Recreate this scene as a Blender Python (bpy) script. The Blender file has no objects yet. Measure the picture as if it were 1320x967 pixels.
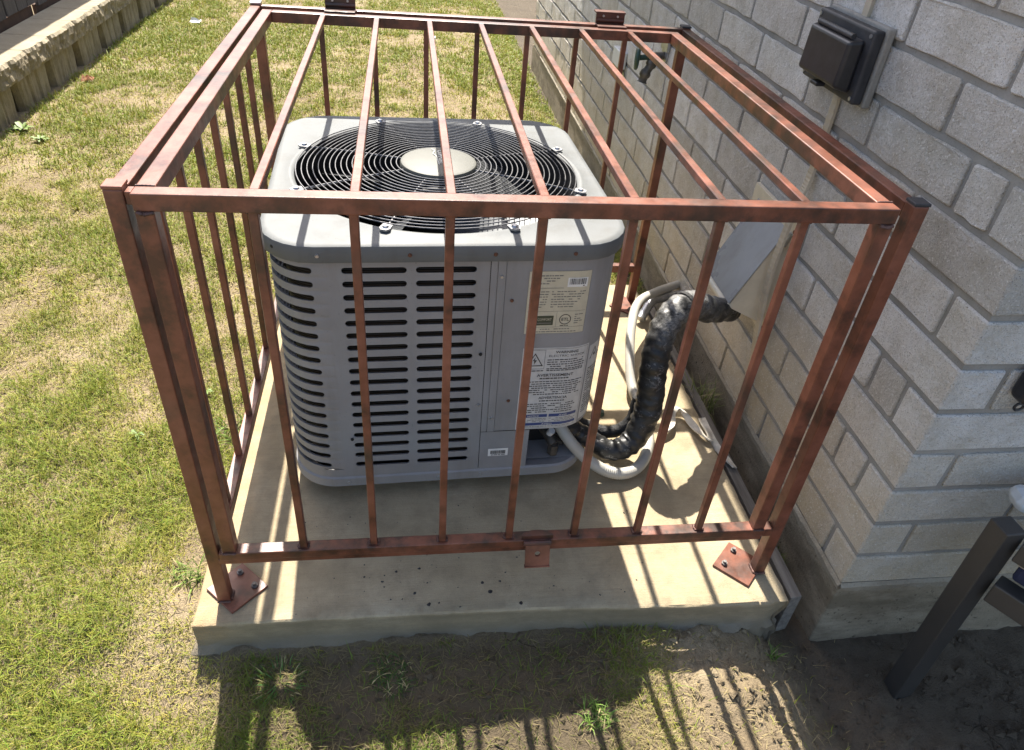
import bpy, bmesh, math, random
import numpy as np
from mathutils import Vector, Matrix
R = math.radians
random.seed(7)
scene = bpy.context.scene
COL = scene.collection

# ------------------------------------------------------------------ camera, sky, sun, exposure
cam_d = bpy.data.cameras.new("camera")
cam_d.sensor_width = 36.0
cam_d.lens = 36.0 * 932.69 / 1320.0
cam_d.clip_start = 0.02
cam_d.clip_end = 500
cam = bpy.data.objects.new("camera", cam_d)
COL.objects.link(cam)
CAM_LOC = (0.40614, -0.97569, 1.35076)
CAM_ROT = (0.919677, -0.074916, -0.119040)
cam.location = CAM_LOC
cam.rotation_euler = CAM_ROT
scene.camera = cam

SUN_EL = math.atan(1.42)
SUN_TAN = 0.088                     # sideways drift of the shadows towards the house
AZ = math.atan(SUN_TAN)             # sun stands behind the unit, a little to the left
sun_to = Vector((-math.sin(AZ) * math.cos(SUN_EL), math.cos(AZ) * math.cos(SUN_EL), math.sin(SUN_EL)))
world = bpy.data.worlds.new("World")
scene.world = world
world.use_nodes = True
wn = world.node_tree.nodes
sky = wn.new("ShaderNodeTexSky")
sky.sky_type = 'NISHITA'
sky.sun_disc = False
sky.sun_elevation = SUN_EL
sky.sun_rotation = -AZ
sky.air_density = 1.0
sky.dust_density = 2.6
sky.ozone_density = 1.0
wn["Background"].inputs[1].default_value = 0.105
world.node_tree.links.new(sky.outputs[0], wn["Background"].inputs[0])
sun_d = bpy.data.lights.new("sun", 'SUN')
sun_d.energy = 4.5
sun_d.angle = R(0.53)
sun_d.color = (1.0, 0.965, 0.90)
sun = bpy.data.objects.new("sun", sun_d)
sun.rotation_euler = sun_to.to_track_quat('Z', 'Y').to_euler()
COL.objects.link(sun)
scene.view_settings.view_transform = 'Standard'
scene.view_settings.look = 'None'
scene.view_settings.gamma = 1
scene.view_settings.use_curve_mapping = False
scene.view_settings.exposure = 1.6
scene.view_settings.use_white_balance = True
scene.view_settings.white_balance_temperature = 6800
scene.render.engine = 'CYCLES'
scene.cycles.max_bounces = 8
scene.cycles.diffuse_bounces = 5

# ------------------------------------------------------------------ helpers
def tag(o, label=None, cat=None, group=None, kind=None):
    if label: o['label'] = label
    if cat: o['category'] = cat
    if group: o['group'] = group
    if kind: o['kind'] = kind
    return o

def link(name, me, mat=None, parent=None):
    o = bpy.data.objects.new(name, me)
    COL.objects.link(o)
    if mat is not None and me is not None and not me.materials:
        for m in (mat if isinstance(mat, (list, tuple)) else [mat]):
            me.materials.append(m)
    if parent is not None:
        o.parent = parent
    return o

def empty(name, loc=(0, 0, 0), rz=0.0):
    o = bpy.data.objects.new(name, None)
    o.empty_display_size = 0.1
    o.location = loc
    o.rotation_euler = (0, 0, rz)
    COL.objects.link(o)
    return o

class MB:
    """collects vertices and faces, links them as one mesh"""
    def __init__(self):
        self.v = []; self.f = []; self.mi = []
    def add(self, vs, fs, mi=0):
        n = len(self.v)
        self.v.extend([tuple(p) for p in vs])
        for f in fs:
            self.f.append(tuple(i + n for i in f)); self.mi.append(mi)
    def box(self, x0, x1, y0, y1, z0, z1, mi=0):
        vs = [(x0,y0,z0),(x1,y0,z0),(x1,y1,z0),(x0,y1,z0),(x0,y0,z1),(x1,y0,z1),(x1,y1,z1),(x0,y1,z1)]
        self.add(vs, [(0,3,2,1),(4,5,6,7),(0,1,5,4),(1,2,6,5),(2,3,7,6),(3,0,4,7)], mi)
    def hexa(self, b, t, mi=0):
        """b, t: four bottom and four top corners, both counter-clockwise from above"""
        self.add(list(b) + list(t), [(3,2,1,0),(4,5,6,7),(0,1,5,4),(1,2,6,5),(2,3,7,6),(3,0,4,7)], mi)
    def tube(self, pts, rad, n=10, closed=False, caps=True, mi=0, rfun=None):
        pts = [Vector(p) for p in pts]
        m = len(pts)
        rings = []
        up = Vector((0, 0, 1))
        prev = None
        for i, p in enumerate(pts):
            if closed:
                t = (pts[(i+1) % m] - pts[i-1]).normalized()
            else:
                t = (pts[min(i+1, m-1)] - pts[max(i-1, 0)]).normalized()
            if prev is None:
                a = t.cross(up)
                if a.length < 1e-3: a = t.cross(Vector((1, 0, 0)))
                a.normalize()
            else:
                a = (prev - t * prev.dot(t)).normalized()
            prev = a
            b = t.cross(a)
            r = rad(i, m) if callable(rad) else rad
            ring = []
            for k in range(n):
                th = 2*math.pi*k/n
                rr = r if rfun is None else rfun(r, i, k)
                ring.append(p + a*(rr*math.cos(th)) + b*(rr*math.sin(th)))
            rings.append(ring)
        vs = [q for r_ in rings for q in r_]
        fs = []
        for i in range(m if closed else m-1):
            j = (i+1) % m
            for k in range(n):
                k2 = (k+1) % n
                fs.append((i*n+k, i*n+k2, j*n+k2, j*n+k))
        if caps and not closed:
            fs.append(tuple(range(n))[::-1]); fs.append(tuple((m-1)*n+k for k in range(n)))
        self.add(vs, fs, mi)
    def disc(self, c, r, h, n=24, mi=0, axis='Z', r2=None):
        r2 = r if r2 is None else r2
        c = Vector(c)
        ax = {'X': (Vector((0,1,0)), Vector((0,0,1)), Vector((1,0,0))), 'Y': (Vector((0,0,1)), Vector((1,0,0)), Vector((0,1,0))), 'Z': (Vector((1,0,0)), Vector((0,1,0)), Vector((0,0,1)))}[axis]
        vs = []
        for zz, rr in ((0, r), (h, r2)):
            for k in range(n):
                th = 2*math.pi*k/n
                vs.append(c + ax[0]*(rr*math.cos(th)) + ax[1]*(rr*math.sin(th)) + ax[2]*zz)
        fs = [(k, (k+1) % n, n+(k+1) % n, n+k) for k in range(n)]
        fs.append(tuple(range(n))[::-1]); fs.append(tuple(n+k for k in range(n)))
        self.add(vs, fs, mi)
    def mesh(self, name, smooth=False, bevel=0.0, seg=2, weighted=False):
        me = bpy.data.meshes.new(name)
        me.from_pydata(self.v, [], self.f)
        if any(self.mi):
            me.polygons.foreach_set('material_index', self.mi)
        bm = bmesh.new(); bm.from_mesh(me)
        bmesh.ops.recalc_face_normals(bm, faces=bm.faces)
        if bevel > 0:
            ed = [e for e in bm.edges if len(e.link_faces) == 2 and e.calc_face_angle(0) > 0.5]
            bmesh.ops.bevel(bm, geom=ed, offset=bevel, segments=seg, profile=0.5, affect='EDGES')
        bm.to_mesh(me); bm.free()
        if smooth:
            me.polygons.foreach_set('use_smooth', [True]*len(me.polygons))
            if hasattr(me, 'set_sharp_from_angle'):
                me.set_sharp_from_angle(angle=R(38))
        me.update()
        return me
    def build(self, name, mat, parent=None, smooth=False, bevel=0.0, seg=2):
        return link(name, self.mesh(name, smooth, bevel, seg), mat, parent)

def spline(pts, n=8):
    """Catmull-Rom through the points"""
    P = [Vector(p) for p in pts]
    P = [P[0]*2 - P[1]] + P + [P[-1]*2 - P[-2]]
    out = []
    for i in range(1, len(P)-2):
        for k in range(n):
            t = k/n
            a, b, c, d = P[i-1], P[i], P[i+1], P[i+2]
            out.append(0.5*((2*b) + (c-a)*t + (2*a-5*b+4*c-d)*t*t + (3*b-a-3*c+d)*t**3))
    out.append(P[-2])
    return out

def vnoise(x, y, seed=0):
    """smooth value noise on numpy arrays, 0..1"""
    x = np.asarray(x, float); y = np.asarray(y, float)
    xi = np.floor(x).astype(np.int64); yi = np.floor(y).astype(np.int64)
    fx = x-xi; fy = y-yi
    fx = fx*fx*(3-2*fx); fy = fy*fy*(3-2*fy)
    def h(a, b):
        n = (a*374761393 + b*668265263 + seed*974634781) & 0xffffffff
        n = ((n ^ (n >> 13))*1274126177) & 0xffffffff
        return ((n ^ (n >> 16)) & 0xffff)/65535.0
    return (h(xi, yi)*(1-fx)+h(xi+1, yi)*fx)*(1-fy)+(h(xi, yi+1)*(1-fx)+h(xi+1, yi+1)*fx)*fy
def fbm(x, y, seed=0, o=3):
    s = 0; a = 1; t = 0
    for k in range(o):
        s = s+a*vnoise(np.asarray(x)*2**k, np.asarray(y)*2**k, seed+k*17); t += a; a *= .5
    return s/t
def sst(a, b, x):
    t = np.clip((np.asarray(x, float)-a)/(b-a), 0, 1); return t*t*(3-2*t)

_cr, _sr = None, None
def _rotm():
    return np.array(Matrix.Identity(3) if False else cam.rotation_euler.to_matrix())
def in_frame(P, margin=40):
    """is this point near what the photograph shows (decides only whether a piece is an object of its own)"""
    q = (np.array(P)-np.array(CAM_LOC)) @ _rotm()
    if q[2] > -0.02: return False
    x = 660+932.69*q[0]/-q[2]; y = 483.5-932.69*q[1]/-q[2]
    return -margin < x < 1320+margin and -margin < y < 967+margin

# ------------------------------------------------------------------ materials
def new_mat(name):
    m = bpy.data.materials.new(name); m.use_nodes = True
    nt = m.node_tree
    return m, nt, nt.nodes['Principled BSDF'], nt.nodes, nt.links
def nd(nt, t, **kw):
    n = nt.nodes.new(t)
    for k, v in kw.items():
        if k.startswith('i_'):
            key = k[2:]
            key = int(key) if key.isdigit() else key
            n.inputs[key].default_value = v
        else: setattr(n, k, v)
    return n
def pos(nt, scale=None):
    g = nt.nodes.new('ShaderNodeNewGeometry')
    if scale is None: return g.outputs['Position']
    m = nt.nodes.new('ShaderNodeVectorMath'); m.operation = 'MULTIPLY'
    m.inputs[1].default_value = scale
    nt.links.new(g.outputs['Position'], m.inputs[0])
    return m.outputs[0]
def noise(nt, vec, scale, detail=4, rough=0.6):
    n = nd(nt, 'ShaderNodeTexNoise')
    n.inputs['Scale'].default_value = scale; n.inputs['Detail'].default_value = detail; n.inputs['Roughness'].default_value = rough
    nt.links.new(vec, n.inputs['Vector'])
    return n.outputs['Fac']
def ramp(nt, fac, stops):
    r = nd(nt, 'ShaderNodeValToRGB')
    e = r.color_ramp.elements
    e[0].position, e[0].color = stops[0][0], (*stops[0][1], 1) if len(stops[0][1]) == 3 else stops[0][1]
    e[1].position, e[1].color = stops[-1][0], (*stops[-1][1], 1)
    for p, c in stops[1:-1]:
        x = e.new(p); x.color = (*c, 1)
    nt.links.new(fac, r.inputs[0])
    return r.outputs[0]
def mix(nt, fac, a, b, blend='MIX'):
    m = nd(nt, 'ShaderNodeMix', data_type='RGBA', blend_type=blend)
    if isinstance(fac, (int, float)): m.inputs[0].default_value = fac
    else: nt.links.new(fac, m.inputs[0])
    for k, v in ((6, a), (7, b)):
        if isinstance(v, tuple): m.inputs[k].default_value = (*v, 1) if len(v) == 3 else v
        else: nt.links.new(v, m.inputs[k])
    return m.outputs[2]
def math_(nt, op, a, b=None):
    m = nd(nt, 'ShaderNodeMath', operation=op)
    for k, v in ((0, a), (1, b)):
        if v is None: continue
        if isinstance(v, (int, float)): m.inputs[k].default_value = v
        else: nt.links.new(v, m.inputs[k])
    return m.outputs[0]
def bump(nt, bsdf, h, strength=0.3, dist=0.002, normal=None):
    b = nd(nt, 'ShaderNodeBump'); b.inputs['Strength'].default_value = strength; b.inputs['Distance'].default_value = dist
    nt.links.new(h, b.inputs['Height'])
    if normal is not None: nt.links.new(normal, b.inputs['Normal'])
    nt.links.new(b.outputs[0], bsdf.inputs['Normal'])
    return b.outputs[0]
def G(v): return (v, v, v)
def simple(name, color, rough=0.5, metal=0.0, var=0.15, scale=30, bscale=200, bs=0.1, bd=0.001, spec=0.5):
    m, nt, b, n, l = new_mat(name)
    p = pos(nt)
    f = noise(nt, p, scale)
    c = ramp(nt, f, [(0.3, tuple(x*(1-var) for x in color)), (0.7, tuple(min(1, x*(1+var)) for x in color))])
    l.new(c, b.inputs['Base Color'])
    b.inputs['Roughness'].default_value = rough; b.inputs['Metallic'].default_value = metal
    b.inputs['Specular IOR Level'].default_value = spec
    if bs > 0: bump(nt, b, noise(nt, p, bscale), bs, bd)
    return m

def mat_rust_paint(name, tint=(1, 1, 1)):
    m, nt, b, n, l = new_mat(name)
    p = pos(nt)
    big = noise(nt, p, 9, 5, 0.65)
    mid = noise(nt, p, 42, 4, 0.7)
    fine = noise(nt, p, 260, 3, 0.7)
    t = lambda c: tuple(a*k for a, k in zip(c, tint))
    c1 = ramp(nt, big, [(0.36, t((0.070, 0.027, 0.016))), (0.47, t((0.165, 0.054, 0.030))), (0.68, t((0.25, 0.092, 0.058)))])
    c2 = mix(nt, ramp(nt, mid, [(0.60, G(0)), (0.78, G(0.75))]), c1, t((0.075, 0.028, 0.02)))
    soot = ramp(nt, noise(nt, p, 6.5, 3, 0.5), [(0.55, G(0)), (0.70, G(0.8))])
    c3 = mix(nt, soot, c2, (0.045, 0.032, 0.022))
    sz = nd(nt, 'ShaderNodeSeparateXYZ'); l.new(p, sz.inputs[0])
    burn = None
    for zc, wz in ((0.888, 0.045), (0.170, 0.035)):                 # heat marks beside the welds
        d = math_(nt, 'ABSOLUTE', math_(nt, 'SUBTRACT', sz.outputs[2], zc))
        mr = nd(nt, 'ShaderNodeMapRange'); mr.inputs[1].default_value = wz; mr.inputs[2].default_value = 0.004; l.new(d, mr.inputs[0])
        burn = mr.outputs[0] if burn is None else math_(nt, 'MAXIMUM', burn, mr.outputs[0])
    burn = math_(nt, 'MULTIPLY', burn, ramp(nt, noise(nt, p, 26, 4, 0.65), [(0.42, G(0.0)), (0.62, G(0.85))]))
    c3 = mix(nt, burn, c3, (0.030, 0.020, 0.016))
    chips = ramp(nt, fine, [(0.72, G(0)), (0.76, G(0.8))])
    c4 = mix(nt, chips, c3, (0.10, 0.075, 0.07))
    l.new(c4, b.inputs['Base Color'])
    l.new(ramp(nt, mid, [(0.3, G(0.30)), (0.7, G(0.50))]), b.inputs['Roughness'])
    b.inputs['Specular IOR Level'].default_value = 0.5
    bump(nt, b, math_(nt, 'ADD', mid, math_(nt, 'MULTIPLY', fine, 0.5)), 0.25, 0.0012)
    return m
M = {}
M['rust'] = mat_rust_paint('rust_primer_paint')
M['rust_dark'] = mat_rust_paint('scorched_primer_paint', (0.55, 0.55, 0.6))
M['weld'] = simple('weld_metal', (0.10, 0.05, 0.04), 0.55, 0.2, 0.5, 60, 220, 0.6, 0.002)
M['black_plastic'] = simple('black_plastic', (0.018, 0.018, 0.022), 0.38, 0, 0.3, 40, 300, 0.12, 0.0006)
M['dusty_black'] = simple('dusty_black_plastic', (0.03, 0.031, 0.036), 0.55, 0, 0.4, 25, 200, 0.25, 0.001)
M['galv'] = simple('galvanised_steel', (0.42, 0.43, 0.45), 0.38, 0.85, 0.25, 60, 200, 0.15, 0.001)
M['screw'] = simple('screw_steel', (0.45, 0.45, 0.46), 0.35, 0.8, 0.2, 200, 500, 0.1, 0.0005)
M['bolt'] = simple('dull_bolt', (0.16, 0.15, 0.145), 0.5, 0.6, 0.3, 200, 500, 0.1, 0.0005)
M['clip'] = simple('dull_clip', (0.22, 0.22, 0.225), 0.5, 0.4, 0.2, 120, 400, 0.1, 0.0005)
M['rusty_screw'] = simple('rusty_screw', (0.13, 0.055, 0.03), 0.8, 0.1, 0.5, 300, 500, 0.4, 0.001)

def mat_ac(name, col, rough):
    m, nt, b, n, l = new_mat(name)
    p = pos(nt)
    st = noise(nt, pos(nt, (18, 18, 2.2)), 1.0, 5, 0.65)      # rain streaks run down
    bl = noise(nt, p, 7, 4, 0.6)
    c = ramp(nt, bl, [(0.3, tuple(x*0.86 for x in col)), (0.7, tuple(x*1.06 for x in col))])
    c = mix(nt, ramp(nt, st, [(0.48, G(0)), (0.70, G(0.5))]), c, tuple(x*y for x, y in zip(col, (0.72, 0.68, 0.62))))
    c = mix(nt, ramp(nt, noise(nt, p, 170, 2, 0.6), [(0.68, G(0)), (0.74, G(0.5))]), c, tuple(x*0.55 for x in col))
    l.new(c, b.inputs['Base Color'])
    l.new(ramp(nt, bl, [(0.3, G(rough-0.06)), (0.7, G(rough+0.08))]), b.inputs['Roughness'])
    bump(nt, b, math_(nt, 'ADD', noise(nt, p, 420, 2), math_(nt, 'MULTIPLY', noise(nt, p, 9, 2), 7.0)), 0.16, 0.0011)
    return m
M['ac'] = mat_ac('grey_cabinet_paint', (0.26, 0.257, 0.260), 0.5)
M['ac_top'] = mat_ac('grey_paint_darkened_for_sun', (0.125, 0.134, 0.137), 0.62)  # same cabinet paint, set darker so the sunlit top does not burn out
M['ac_dark'] = simple('dark_inside', (0.012, 0.013, 0.015), 0.6, 0.2, 0.4, 40, 300, 0.2, 0.001)
m, nt, b, n, l = new_mat('coil_fins')
w = nd(nt, 'ShaderNodeTexWave', wave_type='BANDS', bands_direction='Z'); w.inputs['Scale'].default_value = 60
l.new(pos(nt), w.inputs['Vector'])
l.new(ramp(nt, w.outputs['Fac'], [(0.2, G(0.008)), (0.9, G(0.06))]), b.inputs['Base Color'])
b.inputs['Metallic'].default_value = 0.4; b.inputs['Roughness'].default_value = 0.45
M['coil'] = m
M['wire'] = simple('coated_guard_wire', (0.13, 0.13, 0.135), 0.35, 0.6, 0.3, 80, 200, 0.1, 0.0005, 0.8)
M['hub'] = simple('beige_hub_cap', (0.095, 0.096, 0.082), 0.6, 0, 0.08, 30, 300, 0.08, 0.0006)
M['blade'] = simple('fan_blade_metal', (0.10, 0.105, 0.11), 0.4, 0.6, 0.2, 30, 100, 0.1, 0.001)
M['label_tan'] = simple('tan_rating_label', (0.52, 0.47, 0.35), 0.5, 0, 0.08, 40, 300, 0.05, 0.0004)
M['label_white'] = simple('aged_white_label', (0.50, 0.49, 0.47), 0.5, 0, 0.10, 40, 300, 0.05, 0.0004)
M['label_paper'] = simple('white_sticker', (0.70, 0.69, 0.66), 0.5, 0, 0.04, 40, 300, 0.0)
M['ink'] = simple('black_ink', (0.04, 0.038, 0.036), 0.6, 0, 0.1, 40, 300, 0.0)
M['ink_grey'] = simple('grey_microprint', (0.17, 0.16, 0.145), 0.6, 0, 0.1, 40, 300, 0.0)
M['ink_blue'] = simple('blue_ink', (0.03, 0.055, 0.17), 0.5, 0, 0.1, 40, 300, 0.0)
M['ink_green'] = simple('olive_ink', (0.05, 0.058, 0.035), 0.5, 0, 0.2, 80, 300, 0.0)
M['ink_white'] = simple('white_print', (0.72, 0.72, 0.68), 0.5, 0, 0.05, 80, 300, 0.0)

# concrete slab: fine broom lines along X, rusty edge stains
m, nt, b, n, l = new_mat('slab_concrete')
p = pos(nt)
broom = noise(nt, pos(nt, (9, 420, 420)), 1.0, 4, 0.65)
bl = noise(nt, p, 4.5, 5, 0.6)
fine = noise(nt, p, 330, 3, 0.7)
c = ramp(nt, bl, [(0.3, (0.335, 0.27, 0.17)), (0.55, (0.41, 0.335, 0.22)), (0.75, (0.46, 0.385, 0.265))])
c = mix(nt, ramp(nt, broom, [(0.44, G(0)), (0.78, G(0.5))]), c, (0.27, 0.205, 0.12))
sx = nd(nt, 'ShaderNodeSeparateXYZ'); l.new(p, sx.inputs[0])
edge = nd(nt, 'ShaderNodeMapRange'); edge.inputs[1].default_value = 0.06; edge.inputs[2].default_value = -0.05
l.new(sx.outputs[0], edge.inputs[0])
rs = math_(nt, 'MULTIPLY', edge.outputs[0], ramp(nt, noise(nt, p, 11, 4), [(0.35, G(0)), (0.7, G(0.9))]))
c = mix(nt, rs, c, (0.44, 0.25, 0.10))
c = mix(nt, ramp(nt, fine, [(0.56, G(0)), (0.72, G(0.6))]), c, (0.20, 0.17, 0.125))
c = mix(nt, ramp(nt, noise(nt, p, 14, 5, 0.7), [(0.42, G(0)), (0.68, G(0.65))]), c, (0.23, 0.185, 0.12))
low = nd(nt, 'ShaderNodeMapRange'); low.inputs[1].default_value = -0.035; low.inputs[2].default_value = -0.075
l.new(sx.outputs[2], low.inputs[0])
c = mix(nt, math_(nt, 'MULTIPLY', low.outputs[0], 0.8), c, (0.17, 0.16, 0.145))
fce = nd(nt, 'ShaderNodeMapRange'); fce.inputs[1].default_value = -0.004; fce.inputs[2].default_value = -0.012; l.new(sx.outputs[2], fce.inputs[0])
c = mix(nt, math_(nt, 'MULTIPLY', fce.outputs[0], ramp(nt, noise(nt, pos(nt, (7, 7, 22)), 1.0, 5, 0.7), [(0.32, G(0.25)), (0.68, G(0.95))])), c, (0.20, 0.165, 0.11))
l.new(c, b.inputs['Base Color']); b.inputs['Roughness'].default_value = 0.9; b.inputs['Specular IOR Level'].default_value = 0.25
bump(nt, b, math_(nt, 'ADD', math_(nt, 'MULTIPLY', broom, 0.7), math_(nt, 'ADD', fine, math_(nt, 'MULTIPLY', noise(nt, p, 90, 4, 0.7), 1.2))), 0.6, 0.0025)
M['slab'] = m

# split-face limestone-like blocks
m, nt, b, n, l = new_mat('concrete_block')
p = pos(nt)
oi = nd(nt, 'ShaderNodeObjectInfo')
f1 = noise(nt, p, 14, 5, 0.68); f2 = noise(nt, p, 130, 4, 0.75); f3 = noise(nt, p, 420, 2, 0.6)
c = ramp(nt, f1, [(0.3, (0.60, 0.575, 0.53)), (0.5, (0.77, 0.755, 0.73)), (0.70, (0.86, 0.855, 0.845))])
tone = ramp(nt, oi.outputs['Random'], [(0.0, (0.72, 0.71, 0.69)), (0.3, (0.90, 0.88, 0.85)), (0.7, (1.0, 0.995, 0.985)), (1.0, (1.06, 1.06, 1.065))])
c = mix(nt, 1.0, c, tone, 'MULTIPLY')
c = mix(nt, ramp(nt, f2, [(0.52, G(0)), (0.70, G(0.4))]), c, (0.48, 0.455, 0.42))
c = mix(nt, ramp(nt, f3, [(0.60, G(0)), (0.68, G(0.85))]), c, (0.15, 0.14, 0.13))
dirt = ramp(nt, noise(nt, pos(nt, (3, 3, 1.2)), 1.6, 4, 0.6), [(0.50, G(0)), (0.72, G(0.35))])
sz = nd(nt, 'ShaderNodeSeparateXYZ'); l.new(p, sz.inputs[0])
bounce_stain = nd(nt, 'ShaderNodeMapRange'); bounce_stain.inputs[1].default_value = 0.55; bounce_stain.inputs[2].default_value = 0.0; l.new(sz.outputs[2], bounce_stain.inputs[0])
sp_ = math_(nt, 'MULTIPLY', bounce_stain.outputs[0], ramp(nt, noise(nt, p, 5, 4, 0.65), [(0.28, G(0.45)), (0.62, G(1.0))]))
c = mix(nt, dirt, c, (0.42, 0.36, 0.25))
c = mix(nt, math_(nt, 'MULTIPLY', sp_, 0.85), c, (0.64, 0.50, 0.29))  # warm bounced light painted into the lower courses, mixed with staining
c = mix(nt, ramp(nt, noise(nt, p, 260, 2, 0.5), [(0.60, G(0)), (0.70, G(0.4))]), c, (0.36, 0.34, 0.31))
c = mix(nt, ramp(nt, noise(nt, p, 230, 2, 0.5), [(0.60, G(0)), (0.68, G(0.6))]), c, (0.90, 0.89, 0.87))
l.new(c, b.inputs['Base Color']); b.inputs['Roughness'].default_value = 0.92; b.inputs['Specular IOR Level'].default_value = 0.2
bump(nt, b, math_(nt, 'ADD', math_(nt, 'ADD', math_(nt, 'MULTIPLY', f2, 1.8), math_(nt, 'MULTIPLY', f3, 0.9)), math_(nt, 'MULTIPLY', noise(nt, p, 28, 3), 2.6)), 1.0, 0.006)
M['block'] = m
def mat_mortar(name, c0, c1, bs=0.5, stain=None):
    m, nt, b, n, l = new_mat(name)
    p = pos(nt)
    f1 = noise(nt, p, 8, 5, 0.65); f2 = noise(nt, p, 190, 3, 0.7)
    c = ramp(nt, f1, [(0.3, c0), (0.7, c1)])
    c = mix(nt, ramp(nt, f2, [(0.55, G(0)), (0.75, G(0.5))]), c, tuple(x*0.5 for x in c0))
    if stain:
        c = mix(nt, ramp(nt, noise(nt, pos(nt, (4, 4, 11)), 1.0, 5, 0.7), [(0.45, G(0)), (0.65, G(0.8))]), c, stain)
        c = mix(nt, ramp(nt, noise(nt, p, 75, 3, 0.6), [(0.64, G(0)), (0.70, G(0.8))]), c, tuple(x*0.35 for x in c0))
    l.new(c, b.inputs['Base Color']); b.inputs['Roughness'].default_value = 0.95; b.inputs['Specular IOR Level'].default_value = 0.2
    bump(nt, b, math_(nt, 'ADD', f2, math_(nt, 'MULTIPLY', noise(nt, p, 22, 4), 2.0)), bs, 0.004)
    return m
M['mortar'] = mat_mortar('grey_mortar', (0.23, 0.22, 0.20), (0.34, 0.325, 0.30))
M['foundation'] = mat_mortar('foundation_concrete', (0.24, 0.195, 0.135), (0.40, 0.34, 0.25), 1.0, (0.15, 0.12, 0.08))
M['lip'] = mat_mortar('mortar_lip', (0.24, 0.205, 0.155), (0.40, 0.355, 0.28), 0.9)
M['retain'] = mat_mortar('retaining_block_concrete', (0.17, 0.14, 0.09), (0.30, 0.25, 0.17), 0.8)
M['cap'] = mat_mortar('cap_block_concrete', (0.29, 0.245, 0.17), (0.38, 0.325, 0.235), 0.5)

# weathered wood
m, nt, b, n, l = new_mat('weathered_wood')
g1 = noise(nt, pos(nt, (60, 60, 3)), 1.0, 5, 0.7)
c = ramp(nt, g1, [(0.3, (0.03, 0.024, 0.021)), (0.6, (0.075, 0.063, 0.055)), (0.8, (0.12, 0.102, 0.09))])
l.new(c, b.inputs['Base Color']); b.inputs['Roughness'].default_value = 0.85
bump(nt, b, g1, 0.6, 0.003)
M['wood'] = m
m, nt, b, n, l = new_mat('grey_form_board')
g1 = noise(nt, pos(nt, (70, 4, 70)), 1.0, 5, 0.7)
c = ramp(nt, g1, [(0.3, (0.10, 0.088, 0.075)), (0.6, (0.20, 0.18, 0.155)), (0.8, (0.28, 0.255, 0.22))])
l.new(c, b.inputs['Base Color']); b.inputs['Roughness'].default_value = 0.9
bump(nt, b, g1, 0.7, 0.003)
M['board'] = m
M['kick'] = simple('brown_rot_board', (0.075, 0.038, 0.02), 0.9, 0, 0.4, 12, 80, 0.5, 0.003)

# soil
m, nt, b, n, l = new_mat('dry_soil')
p = pos(nt)
f1 = noise(nt, p, 3.2, 5, 0.6); f2 = noise(nt, p, 60, 5, 0.7)
vo = nd(nt, 'ShaderNodeTexVoronoi', feature='DISTANCE_TO_EDGE'); vo.inputs['Scale'].default_value = 13
wv = nd(nt, 'ShaderNodeVectorMath', operation='ADD')
nz = nd(nt, 'ShaderNodeTexNoise'); nz.inputs['Scale'].default_value = 14; l.new(p, nz.inputs['Vector'])
sc_ = nd(nt, 'ShaderNodeVectorMath', operation='SCALE'); sc_.inputs['Scale'].default_value = 0.09; l.new(nz.outputs['Color'], sc_.inputs[0])
l.new(p, wv.inputs[0]); l.new(sc_.outputs[0], wv.inputs[1]); l.new(wv.outputs[0], vo.inputs['Vector'])
c = ramp(nt, f1, [(0.3, (0.19, 0.145, 0.09)), (0.55, (0.30, 0.235, 0.15)), (0.75, (0.40, 0.325, 0.215))])
c = mix(nt, ramp(nt, f2, [(0.4, G(0)), (0.75, G(0.7))]), c, (0.13, 0.10, 0.065))
crk = math_(nt, 'MULTIPLY', ramp(nt, vo.outputs['Distance'], [(0.0, G(1)), (0.035, G(0))]), ramp(nt, noise(nt, p, 2.3, 2), [(0.58, G(0)), (0.66, G(0.7))]))
sxs = nd(nt, 'ShaderNodeSeparateXYZ'); l.new(p, sxs.inputs[0])
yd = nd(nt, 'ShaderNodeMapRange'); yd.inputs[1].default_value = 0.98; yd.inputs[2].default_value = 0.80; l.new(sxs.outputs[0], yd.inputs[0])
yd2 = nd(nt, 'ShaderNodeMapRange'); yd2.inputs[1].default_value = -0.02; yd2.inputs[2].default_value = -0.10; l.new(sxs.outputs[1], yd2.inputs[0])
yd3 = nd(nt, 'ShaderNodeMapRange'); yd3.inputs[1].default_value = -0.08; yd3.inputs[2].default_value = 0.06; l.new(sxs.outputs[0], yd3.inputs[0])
front_shade = math_(nt, 'MULTIPLY', math_(nt, 'MULTIPLY', yd.outputs[0], yd2.outputs[0]), yd3.outputs[0])
c = mix(nt, math_(nt, 'MULTIPLY', front_shade, 0.75), c, (0.07, 0.055, 0.036))  # shade in front of the slab painted into the soil colour
house_shade = nd(nt, 'ShaderNodeMapRange'); house_shade.inputs[1].default_value = 1.20; house_shade.inputs[2].default_value = 1.34; l.new(sxs.outputs[0], house_shade.inputs[0])
c = mix(nt, math_(nt, 'MULTIPLY', house_shade.outputs[0], 0.8), c, (0.072, 0.060, 0.048))  # shade beside the house painted into the soil colour
c = mix(nt, math_(nt, 'MULTIPLY', crk, 0.6), c, (0.05, 0.038, 0.025))
l.new(c, b.inputs['Base Color']); b.inputs['Roughness'].default_value = 0.97; b.inputs['Specular IOR Level'].default_value = 0.15
bump(nt, b, math_(nt, 'SUBTRACT', math_(nt, 'ADD', f2, math_(nt, 'MULTIPLY', noise(nt, p, 240, 3, 0.7), 0.6)), math_(nt, 'MULTIPLY', crk, 1.2)), 0.9, 0.008)
M['soil'] = m

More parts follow.
